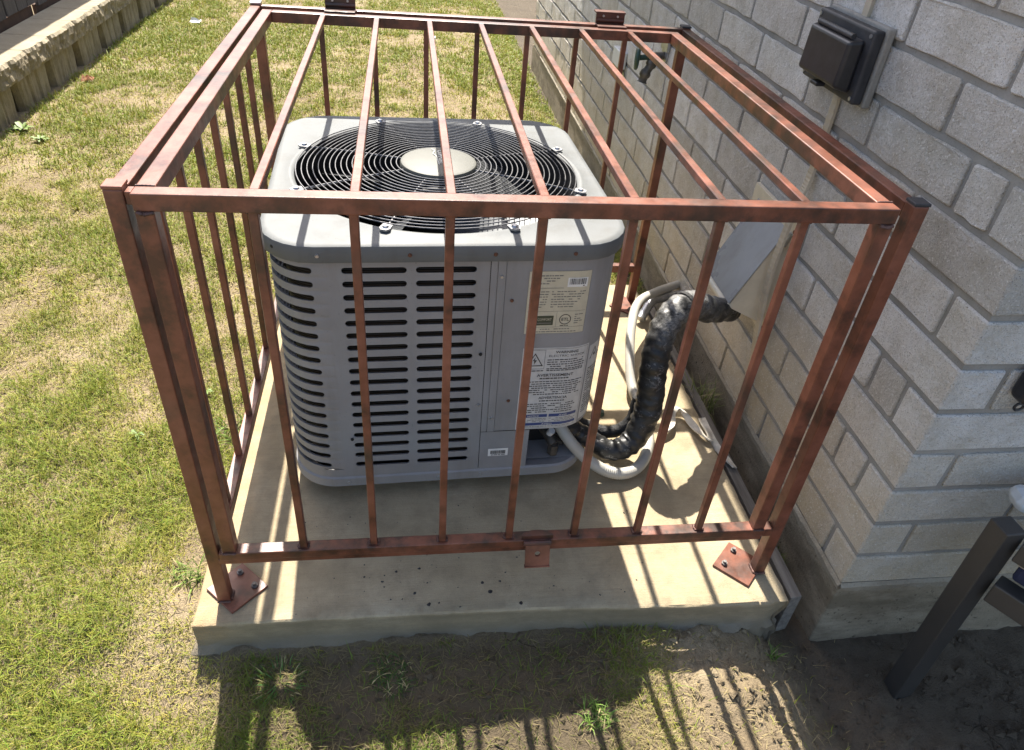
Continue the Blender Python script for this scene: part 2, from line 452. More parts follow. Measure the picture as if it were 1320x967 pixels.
def mat_attr(name, rough=0.7, trans=0.25, var=0.0):
    m, nt, b, n, l = new_mat(name)
    a = nd(nt, 'ShaderNodeAttribute'); a.attribute_name = 'tint'
    l.new(a.outputs['Color'], b.inputs['Base Color'])
    b.inputs['Roughness'].default_value = rough; b.inputs['Specular IOR Level'].default_value = 0.25
    if trans > 0:
        out = nt.nodes['Material Output']
        t = nd(nt, 'ShaderNodeBsdfTranslucent'); l.new(a.outputs['Color'], t.inputs['Color'])
        mx = nd(nt, 'ShaderNodeMixShader'); mx.inputs[0].default_value = trans
        l.new(b.outputs[0], mx.inputs[1]); l.new(t.outputs[0], mx.inputs[2]); l.new(mx.outputs[0], out.inputs[0])
    return m
M['grass'] = mat_attr('grass_blades', 0.6, 0.2)
M['thatch'] = mat_attr('dry_grass_blades', 0.75, 0.15)
M['weed'] = simple('weed_leaf', (0.13, 0.20, 0.04), 0.6, 0, 0.3, 60, 200, 0.2, 0.001)

# wrinkled black tape with foil-like sheen
m, nt, b, n, l = new_mat('wrinkled_black_tape')
p = pos(nt)
f1 = noise(nt, pos(nt, (30, 30, 55)), 1.0, 4, 0.6); f2 = noise(nt, p, 190, 4, 0.7)
sxyz = nd(nt, 'ShaderNodeSeparateXYZ'); l.new(p, sxyz.inputs[0])
hh = nd(nt, 'ShaderNodeMapRange'); hh.inputs[1].default_value = 0.33; hh.inputs[2].default_value = 0.42
l.new(sxyz.outputs[2], hh.inputs[0])
fib = noise(nt, pos(nt, (150, 150, 420)), 1.0, 4, 0.75)
pat = noise(nt, p, 24, 4, 0.65)
worn = math_(nt, 'MULTIPLY', math_(nt, 'MULTIPLY', ramp(nt, fib, [(0.34, G(0)), (0.56, G(1))]), ramp(nt, pat, [(0.38, G(0.0)), (0.56, G(1))])), hh.outputs[0])
ridge = ramp(nt, f1, [(0.46, G(0)), (0.49, G(1)), (0.52, G(0))])
c = mix(nt, math_(nt, 'MULTIPLY', ridge, ramp(nt, pat, [(0.5, G(0)), (0.62, G(0.8))])), ramp(nt, f1, [(0.3, G(0.010)), (0.75, G(0.034))]), (0.30, 0.29, 0.285))
c = mix(nt, worn, c, (0.22, 0.217, 0.21))
l.new(c, b.inputs['Base Color'])
l.new(ramp(nt, f1, [(0.3, G(0.28)), (0.7, G(0.5))]), b.inputs['Roughness'])
vc = nd(nt, 'ShaderNodeTexVoronoi', feature='F1'); vc.inputs['Scale'].default_value = 1.0; l.new(pos(nt, (34, 34, 60)), vc.inputs['Vector'])
b.inputs['Specular IOR Level'].default_value = 0.4
bump(nt, b, math_(nt, 'ADD', math_(nt, 'MULTIPLY', f1, 0.8), math_(nt, 'ADD', math_(nt, 'MULTIPLY', vc.outputs['Distance'], 0.9), math_(nt, 'MULTIPLY', f2, 0.2))), 0.45, 0.005)
M['tape'] = m
M['foam'] = simple('black_foam', (0.012, 0.012, 0.013), 0.7, 0, 0.4, 60, 120, 0.8, 0.006)
M['conduit'] = simple('grey_conduit_plastic', (0.40, 0.385, 0.34), 0.42, 0, 0.08, 14, 200, 0.1, 0.0008)
M['beige'] = simple('beige_conduit_plastic', (0.44, 0.385, 0.30), 0.6, 0, 0.12, 20, 200, 0.2, 0.001)
M['cloth'] = simple('grimy_white_strap', (0.58, 0.53, 0.44), 0.8, 0, 0.2, 60, 250, 0.4, 0.001)
M['hood'] = mat_ac('painted_metal_hood', (0.33, 0.345, 0.36), 0.30)
M['hood_beige'] = simple('beige_hood_side', (0.60, 0.54, 0.43), 0.5, 0, 0.1, 20, 150, 0.2, 0.001)
M['lip_cream'] = simple('cream_paint', (0.62, 0.58, 0.48), 0.5, 0, 0.06, 20, 150, 0.1, 0.001)
M['foam_yellow'] = simple('expanding_foam_yellow', (0.50, 0.44, 0.20), 0.85, 0, 0.3, 50, 90, 0.7, 0.006)
M['brass'] = simple('tarnished_brass', (0.11, 0.10, 0.085), 0.5, 0.6, 0.4, 60, 200, 0.3, 0.001)
M['green_handle'] = simple('dark_green_paint', (0.018, 0.055, 0.042), 0.45, 0, 0.3, 50, 200, 0.1, 0.001)
M['white_plastic'] = simple('white_plastic', (0.58, 0.585, 0.58), 0.5, 0, 0.08, 20, 150, 0.1, 0.001)
M['grey_metal'] = simple('dark_grey_powder_coat', (0.050, 0.046, 0.042), 0.45, 0.1, 0.12, 12, 500, 0.15, 0.0006)
M['navy'] = simple('navy_fabric', (0.02, 0.024, 0.06), 0.85, 0, 0.2, 60, 600, 0.4, 0.001)
M['tan_board'] = simple('tan_slat', (0.42, 0.36, 0.28), 0.6, 0, 0.15, 20, 200, 0.2, 0.001)
M['roof'] = simple('roof_shingle', (0.11, 0.10, 0.095), 0.95, 0, 0.3, 20, 120, 0.6, 0.004)
M['soffit'] = simple('white_soffit', (0.62, 0.60, 0.56), 0.7, 0, 0.05, 10, 100, 0.1, 0.001)
M['tar'] = simple('black_tar', (0.015, 0.014, 0.016), 0.35, 0, 0.3, 60, 200, 0.2, 0.001)
M['paper'] = simple('crumpled_paper', (0.75, 0.75, 0.74), 0.8, 0, 0.05, 30, 100, 0.3, 0.002)
M['leaf_brown'] = simple('dead_leaf', (0.22, 0.085, 0.03), 0.8, 0, 0.3, 60, 100, 0.4, 0.002)

# ------------------------------------------------------------------ ground
PX0, PX1, PYF, PYB = -0.044, 1.252, -0.062, 1.33       # slab footprint
XW, YW = 1.376, -0.057                                  # house wall faces
def ground_h(x, y):
    x = np.asarray(x, float); y = np.asarray(y, float)
    z = -0.075 + 0*x
    z = z-0.03*sst(-0.9, -1.5, x)*0.3
    z = z-0.035*sst(0.05, -0.18, y)*sst(0.7, -0.3, x)                       # lower by the front left corner
    z = z-0.012*sst(0.0, -0.3, y)
    z = z-0.115*sst(1.08, 1.36, x)*sst(0.25, -0.02, y)                      # hollow at the house corner
    z = z-0.055*sst(1.2, 1.33, x)*sst(-0.1, 0.2, y)                         # gap between slab and house
    z = z-0.03*sst(1.5, 3.0, y)*sst(0.4, 1.3, x)
    z = z+0.235*sst(-1.80, -1.84, x)                                        # terrace behind the low wall
    return z
def rough_h(x, y):
    z = ground_h(x, y)
    bare = sst(0.75, 1.15, x)*sst(0.1, -0.1, y)
    z = z+(fbm(np.asarray(x)*9, np.asarray(y)*9, 3)-0.5)*0.03*(0.5+0.5*bare)+(fbm(np.asarray(x)*38, np.asarray(y)*38, 9)-0.5)*(0.010+0.012*bare)
    # keep the sheet below the slab top
    inside = (np.asarray(x) > PX0+0.01) & (np.asarray(x) < PX1-0.01) & (np.asarray(y) > PYF+0.02) & (np.asarray(y) < PYB-0.02)
    return np.where(inside, np.minimum(z, -0.09), z)
def axis(dense0, dense1, step, far0, far1):
    a = list(np.arange(dense0, dense1, step))
    s, x = step, dense1
    while x < far1: a.append(x); s *= 1.18; x += s
    s, x, pre = step, dense0-step, []
    while x > far0: pre.append(x); s *= 1.18; x -= s
    return np.array(pre[::-1]+a)
gx = axis(-1.0, 2.3, 0.0125, -70, 70); gy = axis(-0.55, 0.9, 0.0125, -40, 140)
X, Y = np.meshgrid(gx, gy)
Z = rough_h(X, Y)
nv = X.size
me = bpy.data.meshes.new('ground')
me.from_pydata(np.stack([X.ravel(), Y.ravel(), Z.ravel()], 1).tolist(), [], [])
W_ = len(gx); H_ = len(gy)
ii = (np.arange(H_-1)[:, None]*W_+np.arange(W_-1)[None, :]).ravel()
quads = np.stack([ii, ii+1, ii+W_+1, ii+W_], 1)
me.clear_geometry()
me.vertices.add(nv); me.vertices.foreach_set('co', np.stack([X.ravel(), Y.ravel(), Z.ravel()], 1).ravel())
me.loops.add(quads.size); me.loops.foreach_set('vertex_index', quads.ravel())
me.polygons.add(len(quads)); me.polygons.foreach_set('loop_start', np.arange(len(quads))*4)
me.polygons.foreach_set('use_smooth', [True]*len(quads))
me.update(calc_edges=True)
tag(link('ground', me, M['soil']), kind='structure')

# ------------------------------------------------------------------ house
house = empty('house', (XW, YW, -0.2))
tag(house, 'pale grey concrete block house beside the caged unit, its corner at the right', 'house')
HINV = Matrix.Translation(Vector((-XW, -YW, 0.2)))
def hpart(mb, name, mat, parent=house, **kw):
    mb.v = [(x-XW, y-YW, z+0.2) for x, y, z in mb.v]
    return mb.build(name, mat, parent, **kw)
HY1, HX1 = 4.92, 7.0
c = MB(); c.box(XW+0.0055, HX1, YW+0.0055, HY1, 0.015, 2.52); hpart(c, 'wall', M['mortar'])
c = MB(); c.box(XW-0.001, HX1+0.01, YW-0.001, HY1+0.008, -0.45, 0.018); hpart(c, 'foundation', M['foundation'], bevel=0.006)
# crumbly mortar lip on the foundation edge
c = MB()
def lip_strip(fn, n):
    prev = None
    for k in range(n+1):
        t = k/n
        a = fn(t, -0.003, 0.0105); b2 = fn(t, 0.0015+0.003*random.random(), 0.001); d = fn(t, 0.0, -0.010-0.012*random.random())
        if prev: c.add([prev[0], prev[1], prev[2], a, b2, d], [(0, 1, 4, 3), (1, 2, 5, 4)])
        prev = (a, b2, d)
lip_strip(lambda t, o, dz: (XW-0.002-o, YW+t*4.6, 0.018+dz), 190)
lip_strip(lambda t, o, dz: (XW+t*1.6, YW-0.002-o, 0.018+dz), 70)
hpart(c, 'mortar_lip', M['lip'])
_bm_cache = {}
def block_mesh(w, h, variant):
    """split block seen from -X: face in the YZ plane, origin at the middle of the face"""
    key = (round(w, 3), round(h, 3), variant)
    if key in _bm_cache: return _bm_cache[key]
    r_ = random.Random(hash(key) & 0xffff)
    def outline(inset, jit):
        pts = []
        a, b_ = w/2-inset, h/2-inset
        cr = 0.0040
        for sy, sz in ((-1, -1), (1, -1), (1, 1), (-1, 1)):
            pts += [((-1, -1), (1, -1), (1, 1), (-1, 1)).index((sy, sz))]
        P = []
        nseg = 7 if w > 0.2 else 3
        seq = [(-a+cr, -b_)] + [(-a+cr+(2*a-2*cr)*k/nseg, -b_) for k in range(1, nseg)] + [(a-cr, -b_), (a, -b_+cr), (a, b_-cr), (a-cr, b_)]
        seq += [(a-cr-(2*a-2*cr)*k/nseg, b_) for k in range(1, nseg)] + [(-a+cr, b_), (-a, b_-cr), (-a, -b_+cr)]
        for q in seq: P.append((q[0]+r_.uniform(-jit, jit), q[1]+r_.uniform(-jit, jit)))
        return P
    o1 = outline(0.0, 0.0019)
    o2 = [(y*(1-0.0022/(w/2)), z*(1-0.0022/(h/2))) for y, z in o1]
    n_ = len(o1)
    mb = MB()
    vs = [(0.012, y, z) for y, z in o1]+[(0.0016, y, z) for y, z in o1]+[(r_.uniform(-0.0012, 0.0012), y, z) for y, z in o2]
    fs = []
    for lv in (0, 1):
        for k in range(n_):
            k2 = (k+1) % n_
            fs.append((lv*n_+k, lv*n_+k2, (lv+1)*n_+k2, (lv+1)*n_+k))
    fs.append(tuple(2*n_+k for k in range(n_)))
    mb.add(vs, fs)
    me = mb.mesh('block')
    me.materials.append(M['block'])
    _bm_cache[key] = me
    return me
far_blocks = MB()
HB = 0.0895
def put_block(face, a0, a1, zc, corner=None):
    """face 'x': on the wall facing -X, a0..a1 along Y; face 'y': on the return wall, a0..a1 along X"""
    ctr = (XW, (a0+a1)/2, zc) if face == 'x' else ((a0+a1)/2, YW, zc)
    w = a1-a0
    if in_frame(ctr, 70):
        o = link('block', block_mesh(w, HB, random.randrange(5)), None, house)
        o.location = (ctr[0]-XW, ctr[1]-YW, ctr[2]+0.2)
        if face == 'y': o.rotation_euler = (0, 0, R(90))
        o.location.x += random.uniform(-0.001, 0.001) if face == 'x' else 0
    else:
        if face == 'x': far_blocks.box(XW+0.0005, XW+0.012, a0, a1, zc-HB/2, zc+HB/2)
        else: far_blocks.box(a0, a1, YW+0.0005, YW+0.012, zc-HB/2, zc+HB/2)
JT = 0.0115
for n_ in range(23):
    zc = 0.028+0.1037*n_+HB/2
    if n_ % 2 == 0: lx, ly = 0.302, 0.091
    else: lx, ly = 0.0945, 0.293
    # corner block, a face on each wall
    cb = MB(); cb.box(XW, XW+lx, YW, YW+ly, zc-HB/2, zc+HB/2)
    if in_frame((XW, YW, zc), 70):
        cb.v = [(x-XW+random.uniform(-.001, .001), y-YW+random.uniform(-.001, .001), z-zc) for x, y, z in cb.v]
        o = cb.build('block', M['block'], house, bevel=0.003, seg=1); o.location = (0, 0, zc+0.2)
    else: far_blocks.add(cb.v, cb.f)
    y = YW+ly+JT
    if n_ % 2 == 0 and n_ in (2, 4, 8, 10, 12, 14):
        put_block('x', y, 0.138-JT/2, zc); y = 0.138+JT/2
    elif n_ % 2 == 0:
        put_block('x', y, 0.442-JT/2, zc); y = 0.442+JT/2
    while y < HY1-0.05:
        y1 = min(y+0.311-JT+random.uniform(-.004, .004), HY1)
        put_block('x', y, y1, zc); y = y1+JT
    x = XW+lx+JT
    while x < 4.0:
        x1 = x+0.311-JT+random.uniform(-.004, .004)
        put_block('y', x, x1, zc); x = x1+JT
o = hpart(far_blocks, 'block_courses', M['block']); o['kind'] = 'stuff'
# eave with fascia, a low hip roof above it
EX, EY0, EY1, EZ = 1.088, -0.34, 4.72, 2.50
c = MB(); c.box(EX+0.02, HX1, EY0+0.02, EY1, EZ, EZ+0.012); hpart(c, 'soffit', M['soffit'])
c = MB()
c.box(EX, EX+0.019, EY0, EY1, EZ-0.01, EZ+0.15); c.box(EX+0.0195, HX1, EY0, EY0+0.019, EZ-0.01, EZ+0.15)
hpart(c, 'fascia', M['soffit'])
c = MB()
c.add([(EX-0.02, EY0-0.02, EZ+0.152), (HX1, EY0-0.02, EZ+0.152), (HX1, EY1+0.02, EZ+0.152), (EX-0.02, EY1+0.02, EZ+0.152), (EX+2.4, 1.9, EZ+1.1), (HX1, 1.9, EZ+1.1), (HX1, 2.4, EZ+1.1), (EX+2.4, 2.4, EZ+1.1)],
      [(3, 2, 1, 0), (0, 1, 5, 4), (1, 2, 6, 5), (2, 3, 7, 6), (3, 0, 4, 7), (4, 5, 6, 7)])
hpart(c, 'roof', M['roof'])

# ------------------------------------------------------------------ slab with worn edges
c = MB()
ny = 0
def slab_mesh():
    nx, nyy = 110, 100
    xs = np.linspace(PX0, PX1, nx); ys = np.linspace(PYF, PYB, nyy)
    xs[1], xs[-2], ys[1], ys[-2] = PX0+0.004, PX1-0.004, PYF+0.004, PYB-0.004
    vs, fs = [], []
    def jit(x, y, s): return (fbm(np.array([x*s]), np.array([y*s]), 21)[0]-0.5)
    idx = {}
    for j, y in enumerate(ys):
        for i, x in enumerate(xs):
            e = min(i, nx-1-i, j, nyy-1-j)
            zz = 0.0 if e > 0 else -0.003-0.005*max(0.0, float(jit(x, y, 60))*2)
            ox = oy = 0.0
            if i == 0: ox = jit(0, y, 45)*0.004
            if i == nx-1: ox = jit(5, y, 45)*0.007
            if j == 0: oy = jit(x, 0, 45)*0.003
            px, py = x, y
            if j == 0 and x > 1.2: oy += 0.012*sst(1.2, 1.25, x)*1
            yy = y+(1-sst(0, 1.3, x))*0.012*(1 if j < nyy/2 else 0)*(1-j/(nyy/2))+(-0.018*sst(0.6, 1.25, x)*(1-j/(nyy/2)) if j < nyy/2 else 0)
            vs.append((px+ox, yy+oy, zz)); 
    for j in range(nyy-1):
        for i in range(nx-1):
            fs.append((j*nx+i, j*nx+i+1, (j+1)*nx+i+1, (j+1)*nx+i))
    # skirts
    ring = [i for i in range(nx)]+[j*nx+nx-1 for j in range(1, nyy)]+[(nyy-1)*nx+i for i in range(nx-2, -1, -1)]+[j*nx for j in range(nyy-2, 0, -1)]
    base = len(vs)
    levels = [-0.02, -0.055, -0.072, -0.085, -0.10, -0.115, -0.15]
    for li, zz in enumerate(levels):
        for k, q in enumerate(ring):
            x, y, z = vs[q]
            out = 0.0
            if zz <= -0.075: out = (fbm(np.array([x*26+y*26]), np.array([zz*40]), 5, 3)[0]-0.35)*0.045
            elif zz <= -0.055: out = (fbm(np.array([x*26+y*26]), np.array([zz*40]), 5, 3)[0]-0.5)*0.004
            cx, cy = (PX0+PX1)/2, (PYF+PYB)/2
            dx = -1 if abs(x-PX0) < 0.02 else (1 if abs(x-PX1) < 0.02 else 0)
            dy = -1 if y < -0.02 else (1 if abs(y-PYB) < 0.02 else 0)
            cut = 0
            if dx == 1 and y < 0.02: cut = -0.02*sst(-0.02, -0.06, zz)
            vs.append((x+dx*out+cut, y+dy*out, zz+(fbm(np.array([x*20]), np.array([y*20]), 8)[0]-0.5)*0.012*(1 if li > 0 else 0)))
    m_ = len(ring)
    for k in range(m_):
        k2 = (k+1) % m_
        fs.append((ring[k], base+k, base+k2, ring[k2]))
        for li in range(len(levels)-1):
            fs.append((base+li*m_+k, base+(li+1)*m_+k, base+(li+1)*m_+k2, base+li*m_+k2))
    c.add(vs, fs)
slab_mesh()
slab = c.build('concrete_slab', M['slab'], smooth=True)
tag(slab, 'low cream concrete slab with chipped edges under the red cage', 'slab')
# tar and paint droplets dried on the slab
c = MB()
def drop(x, y, r):
    n = 7; ph = random.random()*6
    vs = [(x, y, 0.0016)]
    for rr, zz in ((r, 0.0003),):
        for k in range(n):
            a = ph+2*math.pi*k/n; q = rr*0.8*random.uniform(0.55, 1.3)
            vs.append((x+q*math.cos(a), y+q*math.sin(a), zz))
    c.add(vs, [(0, 1+k, 1+(k+1) % n) for k in range(n)])
for x, y, r in ((0.41, 0.0, .0045), (0.44, -.03, .006), (.462, -.028, .003), (0.56, .018, .0055), (.60, .02, .004), (.575, -.006, .007), (.42, .065, .005), (.64, -.04, .005), (.37, .06, .004), (.34, .035, .004), (.3, .05, .0035), (.72, .0, .003)):
    drop(x, y, r)
for k in range(90):
    drop(random.uniform(0.15, 0.95), random.uniform(-0.045, 0.25), random.choice((0.0012, 0.0016, 0.002, 0.0028)))
o = c.build('tar_spot', M['tar'], slab); o['kind'] = 'stuff'

# weathered board between slab and house
c = MB()
c.hexa([(1.268, -0.058, -0.15), (1.300, -0.052, -0.15), (1.306, 1.25, -0.15), (1.276, 1.25, -0.15)], [(1.268, -0.058, -0.016), (1.300, -0.052, -0.020), (1.306, 1.25, -0.03), (1.276, 1.25, -0.024)])
tag(c.build('form_board', M['board'], bevel=0.002), 'grey weathered board wedged on edge between slab and house foundation', 'board')

# ------------------------------------------------------------------ air conditioner
AC = empty('air_conditioner', (0.478, 0.655, 0.0), R(2.3))
tag(AC, 'grey outdoor air conditioner with louvred sides and round top fan inside the cage', 'air conditioner')
A_, RC = 0.360, 0.10
FL = A_-RC; ARC = RC*math.pi/2; SIDE = 2*FL+ARC           # one side and one corner
PER = 4*SIDE
def per(s, off=0.0, a=A_, r=RC):
    """point on the rounded square: s runs along the front from its middle to the right and on round the unit"""
    fl = a-r; arc = r*math.pi/2; side = 2*fl+arc
    s = s*1.0
    s = (s+fl) % (4*side)
    q = int(s//side); t = s-q*side
    if t <= 2*fl: x, y, nx, ny = -fl+t, -a, 0.0, -1.0
    else:
        th = (t-2*fl)/r
        nx, ny = math.sin(th), -math.cos(th)
        x, y = fl+r*nx, -fl+r*ny
    x += nx*off; y += ny*off
    for _ in range(q): x, y = -y, x
    return x, y
def perloop(a, r, n=20):
    pts = []
    fl = a-r
    for q in range(4):
        for k in range(n+1):
            th = k/n*math.pi/2
            x, y = fl+r*math.sin(th), -fl-r*math.cos(th)
            for _ in range(q): x, y = -y, x
            pts.append((x, y))
    return pts
Z0, Z1 = 0.052, 0.672
# --- louvred jacket
jk = MB()
def jpt(s, z, off=0.0):
    x, y = per(s, off); return (x, y, z)
def sheet(s0, s1, z0, z1, mb=jk, off=0.0, step=0.02, edges=True):
    n = max(1, int(math.ceil((s1-s0)/step)))
    vs, fs = [], []
    for k in range(n+1):
        s = s0+(s1-s0)*k/n
        vs += [jpt(s, z0, off), jpt(s, z1, off)]
    for k in range(n): fs.append((2*k, 2*k+2, 2*k+3, 2*k+1))
    mb.add(vs, fs)
ZT, ZB, ROWS = 0.6535, 0.1015, 18
PITCH = (ZT-ZB)/ROWS
def slot_column(s0, s1, w0, w1):
    """column s0..s1 of the jacket with a rounded slot w0..w1 in each row"""
    sheet(s0, s1, Z0, ZB); sheet(s0, s1, ZT, Z1)
    hh = 0.0067
    for k in range(ROWS):
        za = ZB+PITCH*k; zb = za+PITCH; zc = (za+zb)/2
        inner, outer = [], []
        m = max(3, int((w1-w0)/0.018))
        for j in range(m+1):                       # lower edge
            s = w0+hh+(w1-w0-2*hh)*j/m
            inner.append((s, zc-hh)); outer.append((s0+(s1-s0)*j/m if j in (0, m) else s, za))
        for j in range(1, 5):                      # right end
            th = -math.pi/2+math.pi*j/5
            inner.append((w1-hh+hh*math.cos(th), zc+hh*math.sin(th))); outer.append((s1, zc+(zb-za)/2*math.sin(th)))
        for j in range(m+1):
            s = w1-hh-(w1-w0-2*hh)*j/m
            inner.append((s, zc+hh)); outer.append((s1-(s1-s0)*j/m if j in (0, m) else s, zb))
        for j in range(1, 5):
            th = math.pi/2+math.pi*j/5
            inner.append((w0+hh+hh*math.cos(th), zc+hh*math.sin(th))); outer.append((s0, zc+(zb-za)/2*math.sin(th)))
        n = len(inner)
        vs = [jpt(s, z) for s, z in outer]+[jpt(s, z) for s, z in inner]+[jpt(s, z-0.002, -0.006) for s, z in inner]
        fs = []
        for j in range(n):
            j2 = (j+1) % n
            fs.append((j, j2, n+j2, n+j)); fs.append((n+j, n+j2, 2*n+j2, 2*n+j))
        jk.add(vs, fs)
cols = [(-0.081, 0.058, -0.0725, 0.0495), (-0.243, -0.081, -0.2165, -0.0900), (-0.60, -0.243, -0.56, -0.272)]
s = -0.60
for w in (0.142, 0.142, 0.142, 0.32, 0.142, 0.142, 0.142, 0.32):
    cols.append((s-w, s, s-w+0.012, s-0.012)); s -= w
S_END = s
for q in cols: slot_column(*q)
S_SEAM = 0.0765
sheet(0.058, S_SEAM, Z0, Z1)
o = jk.build('louvred_jacket', M['ac'], AC, smooth=True)
# --- plain panel, seam strip and lower piece
c = MB(); sheet(S_SEAM+0.0015, 0.092, 0.2, Z1, c); sheet(S_SEAM+0.0015, 0.196, Z0, 0.1985, c); c.build('corner_post', M['ac'], AC, smooth=True)
def solid_sheet(mb, s0, s1, z0, z1, off, th=0.004, step=0.02, mi=0):
    n = max(1, int(math.ceil((s1-s0)/step)))
    vs, fs = [], []
    for k in range(n+1):
        s = s0+(s1-s0)*k/n
        vs += [jpt(s, z0, off), jpt(s, z1, off), jpt(s, z0, off-th), jpt(s, z1, off-th)]
    for k in range(n):
        a = 4*k
        fs += [(a, a+4, a+5, a+1), (a+2, a+3, a+7, a+6), (a+1, a+5, a+7, a+3), (a, a+2, a+6, a+4)]
    fs += [(0, 1, 3, 2), (4*n, 4*n+2, 4*n+3, 4*n+1)]
    mb.add(vs, fs, mi)
c = MB(); solid_sheet(c, 0.0925, 0.1085, 0.202, Z1, 0.003, 0.006); c.build('seam_strip', M['ac'], AC)
SP1 = 0.62                                                   # the plain panel turns the right front corner
c = MB(); solid_sheet(c, 0.1095, SP1, 0.202, Z1, 0.0015, 0.006, 0.012); panel = c.build('access_panel', M['ac'], AC, smooth=True)
c = MB(); sheet(SP1, PER+S_END, Z0, Z1, c); c.build('side_panel', M['ac'], AC, smooth=True)
# recess below the panel, with a flat slanted back
c = MB()
a0 = jpt(0.196, 0); a1 = jpt(SP1, 0)
q0, q1 = Vector((a0[0], a0[1], 0)), Vector((a1[0], a1[1], 0))
mid = Vector((0.235, -0.235, 0))
pts = [q0, Vector((0.200, -0.285, 0)), mid, Vector((0.30, -0.19, 0)), q1]
vs = [];
for p_ in pts: vs += [(p_.x, p_.y, 0.08), (p_.x, p_.y, 0.215)]
c.add(vs, [(2*k, 2*k+2, 2*k+3, 2*k+1) for k in range(4)])
c.build('valve_recess', M['ac'], AC)
c = MB(); c.box(0.10, 0.335, -0.335, -0.10, 0.0785, 0.0795); c.build('recess_floor', M['ac'], AC)
# --- base pan, feet
c = MB()
lo = perloop(A_+0.004, RC+0.004); n_ = len(lo)
lp = perloop(A_-0.05, RC-0.02)
vs = [(x, y, 0.047) for x, y in perloop(A_-0.004, RC)]+[(x, y, 0.050) for x, y in lo]+[(x, y, 0.074) for x, y in lo]+[(x, y, 0.078) for x, y in perloop(A_-0.001, RC)]+[(x, y, 0.068) for x, y in lp]
fs = [(l_*n_+k, l_*n_+(k+1) % n_, (l_+1)*n_+(k+1) % n_, (l_+1)*n_+k) for l_ in range(4) for k in range(n_)]
fs += [tuple(range(n_))[::-1], tuple(4*n_+k for k in range(n_))]
c.add(vs, fs); c.build('base_pan', M['ac'], AC, smooth=True)
for sx_ in (-1, 1):
    for sy_ in (-1, 1):
        c = MB(); c.disc((0.22*sx_, 0.24*sy_, 0.0005), 0.04, 0.047, 16); c.build('foot', M['black_plastic'], AC)
# --- coil and dark core
c = MB()
lo = [(0.12, -(A_-0.028)), (A_-0.028, -0.12)]+[q for q in perloop(A_-0.028, RC-0.02) if not (q[0] > 0.12 and q[1] < -0.12)]; n_ = len(lo)
c.add([(x, y, 0.08) for x, y in lo]+[(x, y, 0.64) for x, y in lo], [(k, (k+1) % n_, n_+(k+1) % n_, n_+k) for k in range(n_)])
c.build('coil', M['coil'], AC)
c = MB(); c.box(-0.27, 0.27, -0.27, 0.27, 0.08, 0.30); c.build('compressor_deck', M['ac_dark'], AC)
# --- top cover with round opening
LA, LR, HR = 0.373, 0.108, 0.330
N = 112
def sq_at(th, a, r):
    d = Vector((math.cos(th), math.sin(th)))
    lo_, hi = 0.0, 2.0
    for _ in range(40):
        m_ = (lo_+hi)/2; x, y = abs(d.x*m_), abs(d.y*m_)
        fl = a-r
        ins = (x <= a and y <= fl) or (y <= a and x <= fl) or ((x-fl)**2+(y-fl)**2 <= r*r and x >= fl and y >= fl)
        if ins: lo_ = m_
        else: hi = m_
    return d*lo_
ths = [2*math.pi*k/N for k in range(N)]
prof = [('s', 0.001, 0.662), ('s', 0.0, 0.664), ('s', 0.0, 0.690), ('s', 0.002, 0.6955), ('s', 0.007, 0.6985), ('s', 0.014, 0.699), ('c', HR+0.012, 0.699), ('c', HR+0.006, 0.7015), ('c', HR, 0.7015), ('c', HR-0.006, 0.697), ('c', HR-0.008, 0.66), ('c', HR-0.012, 0.56)]
vs = []
for kind, q, z in prof:
    for th in ths:
        if kind == 's': v_ = sq_at(th, LA-q, LR-q*0.5)
        else: v_ = Vector((math.cos(th), math.sin(th)))*q
        vs.append((v_.x, v_.y, z))
fs = [(l_*N+k, l_*N+(k+1) % N, (l_+1)*N+(k+1) % N, (l_+1)*N+k) for l_ in range(len(prof)-1) for k in range(N)]
c = MB(); c.add(vs, fs)
mi = [0]*len(fs)
for l_ in range(len(prof)-1):
    for k in range(N):
        if l_ >= 9: mi[l_*N+k] = 1
c.mi = mi
top = c.build('top_cover', [M['ac_top'], M['ac_dark']], AC, smooth=True)
c = MB(); c.disc((0, 0, 0.30), 0.325, 0.004, 48); c.build('inner_deck', M['ac_dark'], AC)
# --- fan below the guard
fan = MB(); fan.disc((0, 0, 0.585), 0.055, 0.05, 24); fan.disc((0, 0, 0.40), 0.075, 0.18, 24)
fan_o = fan.build('fan_motor', M['ac_dark'], AC)
for k in range(4):
    c = MB()
    vs, fs = [], []
    nr, na = 6, 6
    for i in range(nr+1):
        r_ = 0.05+0.255*i/nr
        for j in range(na+1):
            t = j/na
            ang = k*math.pi/2+0.55+(t-0.5)*(0.95-0.25*i/nr)+0.25*i/nr
            vs.append((r_*math.cos(ang), r_*math.sin(ang), 0.60+(t-0.5)*0.075))
    for i in range(nr):
        for j in range(na):
            a = i*(na+1)+j; fs.append((a, a+1, a+na+2, a+na+1))
    c.add(vs, fs); c.build('fan_blade', M['blade'], AC, smooth=True)
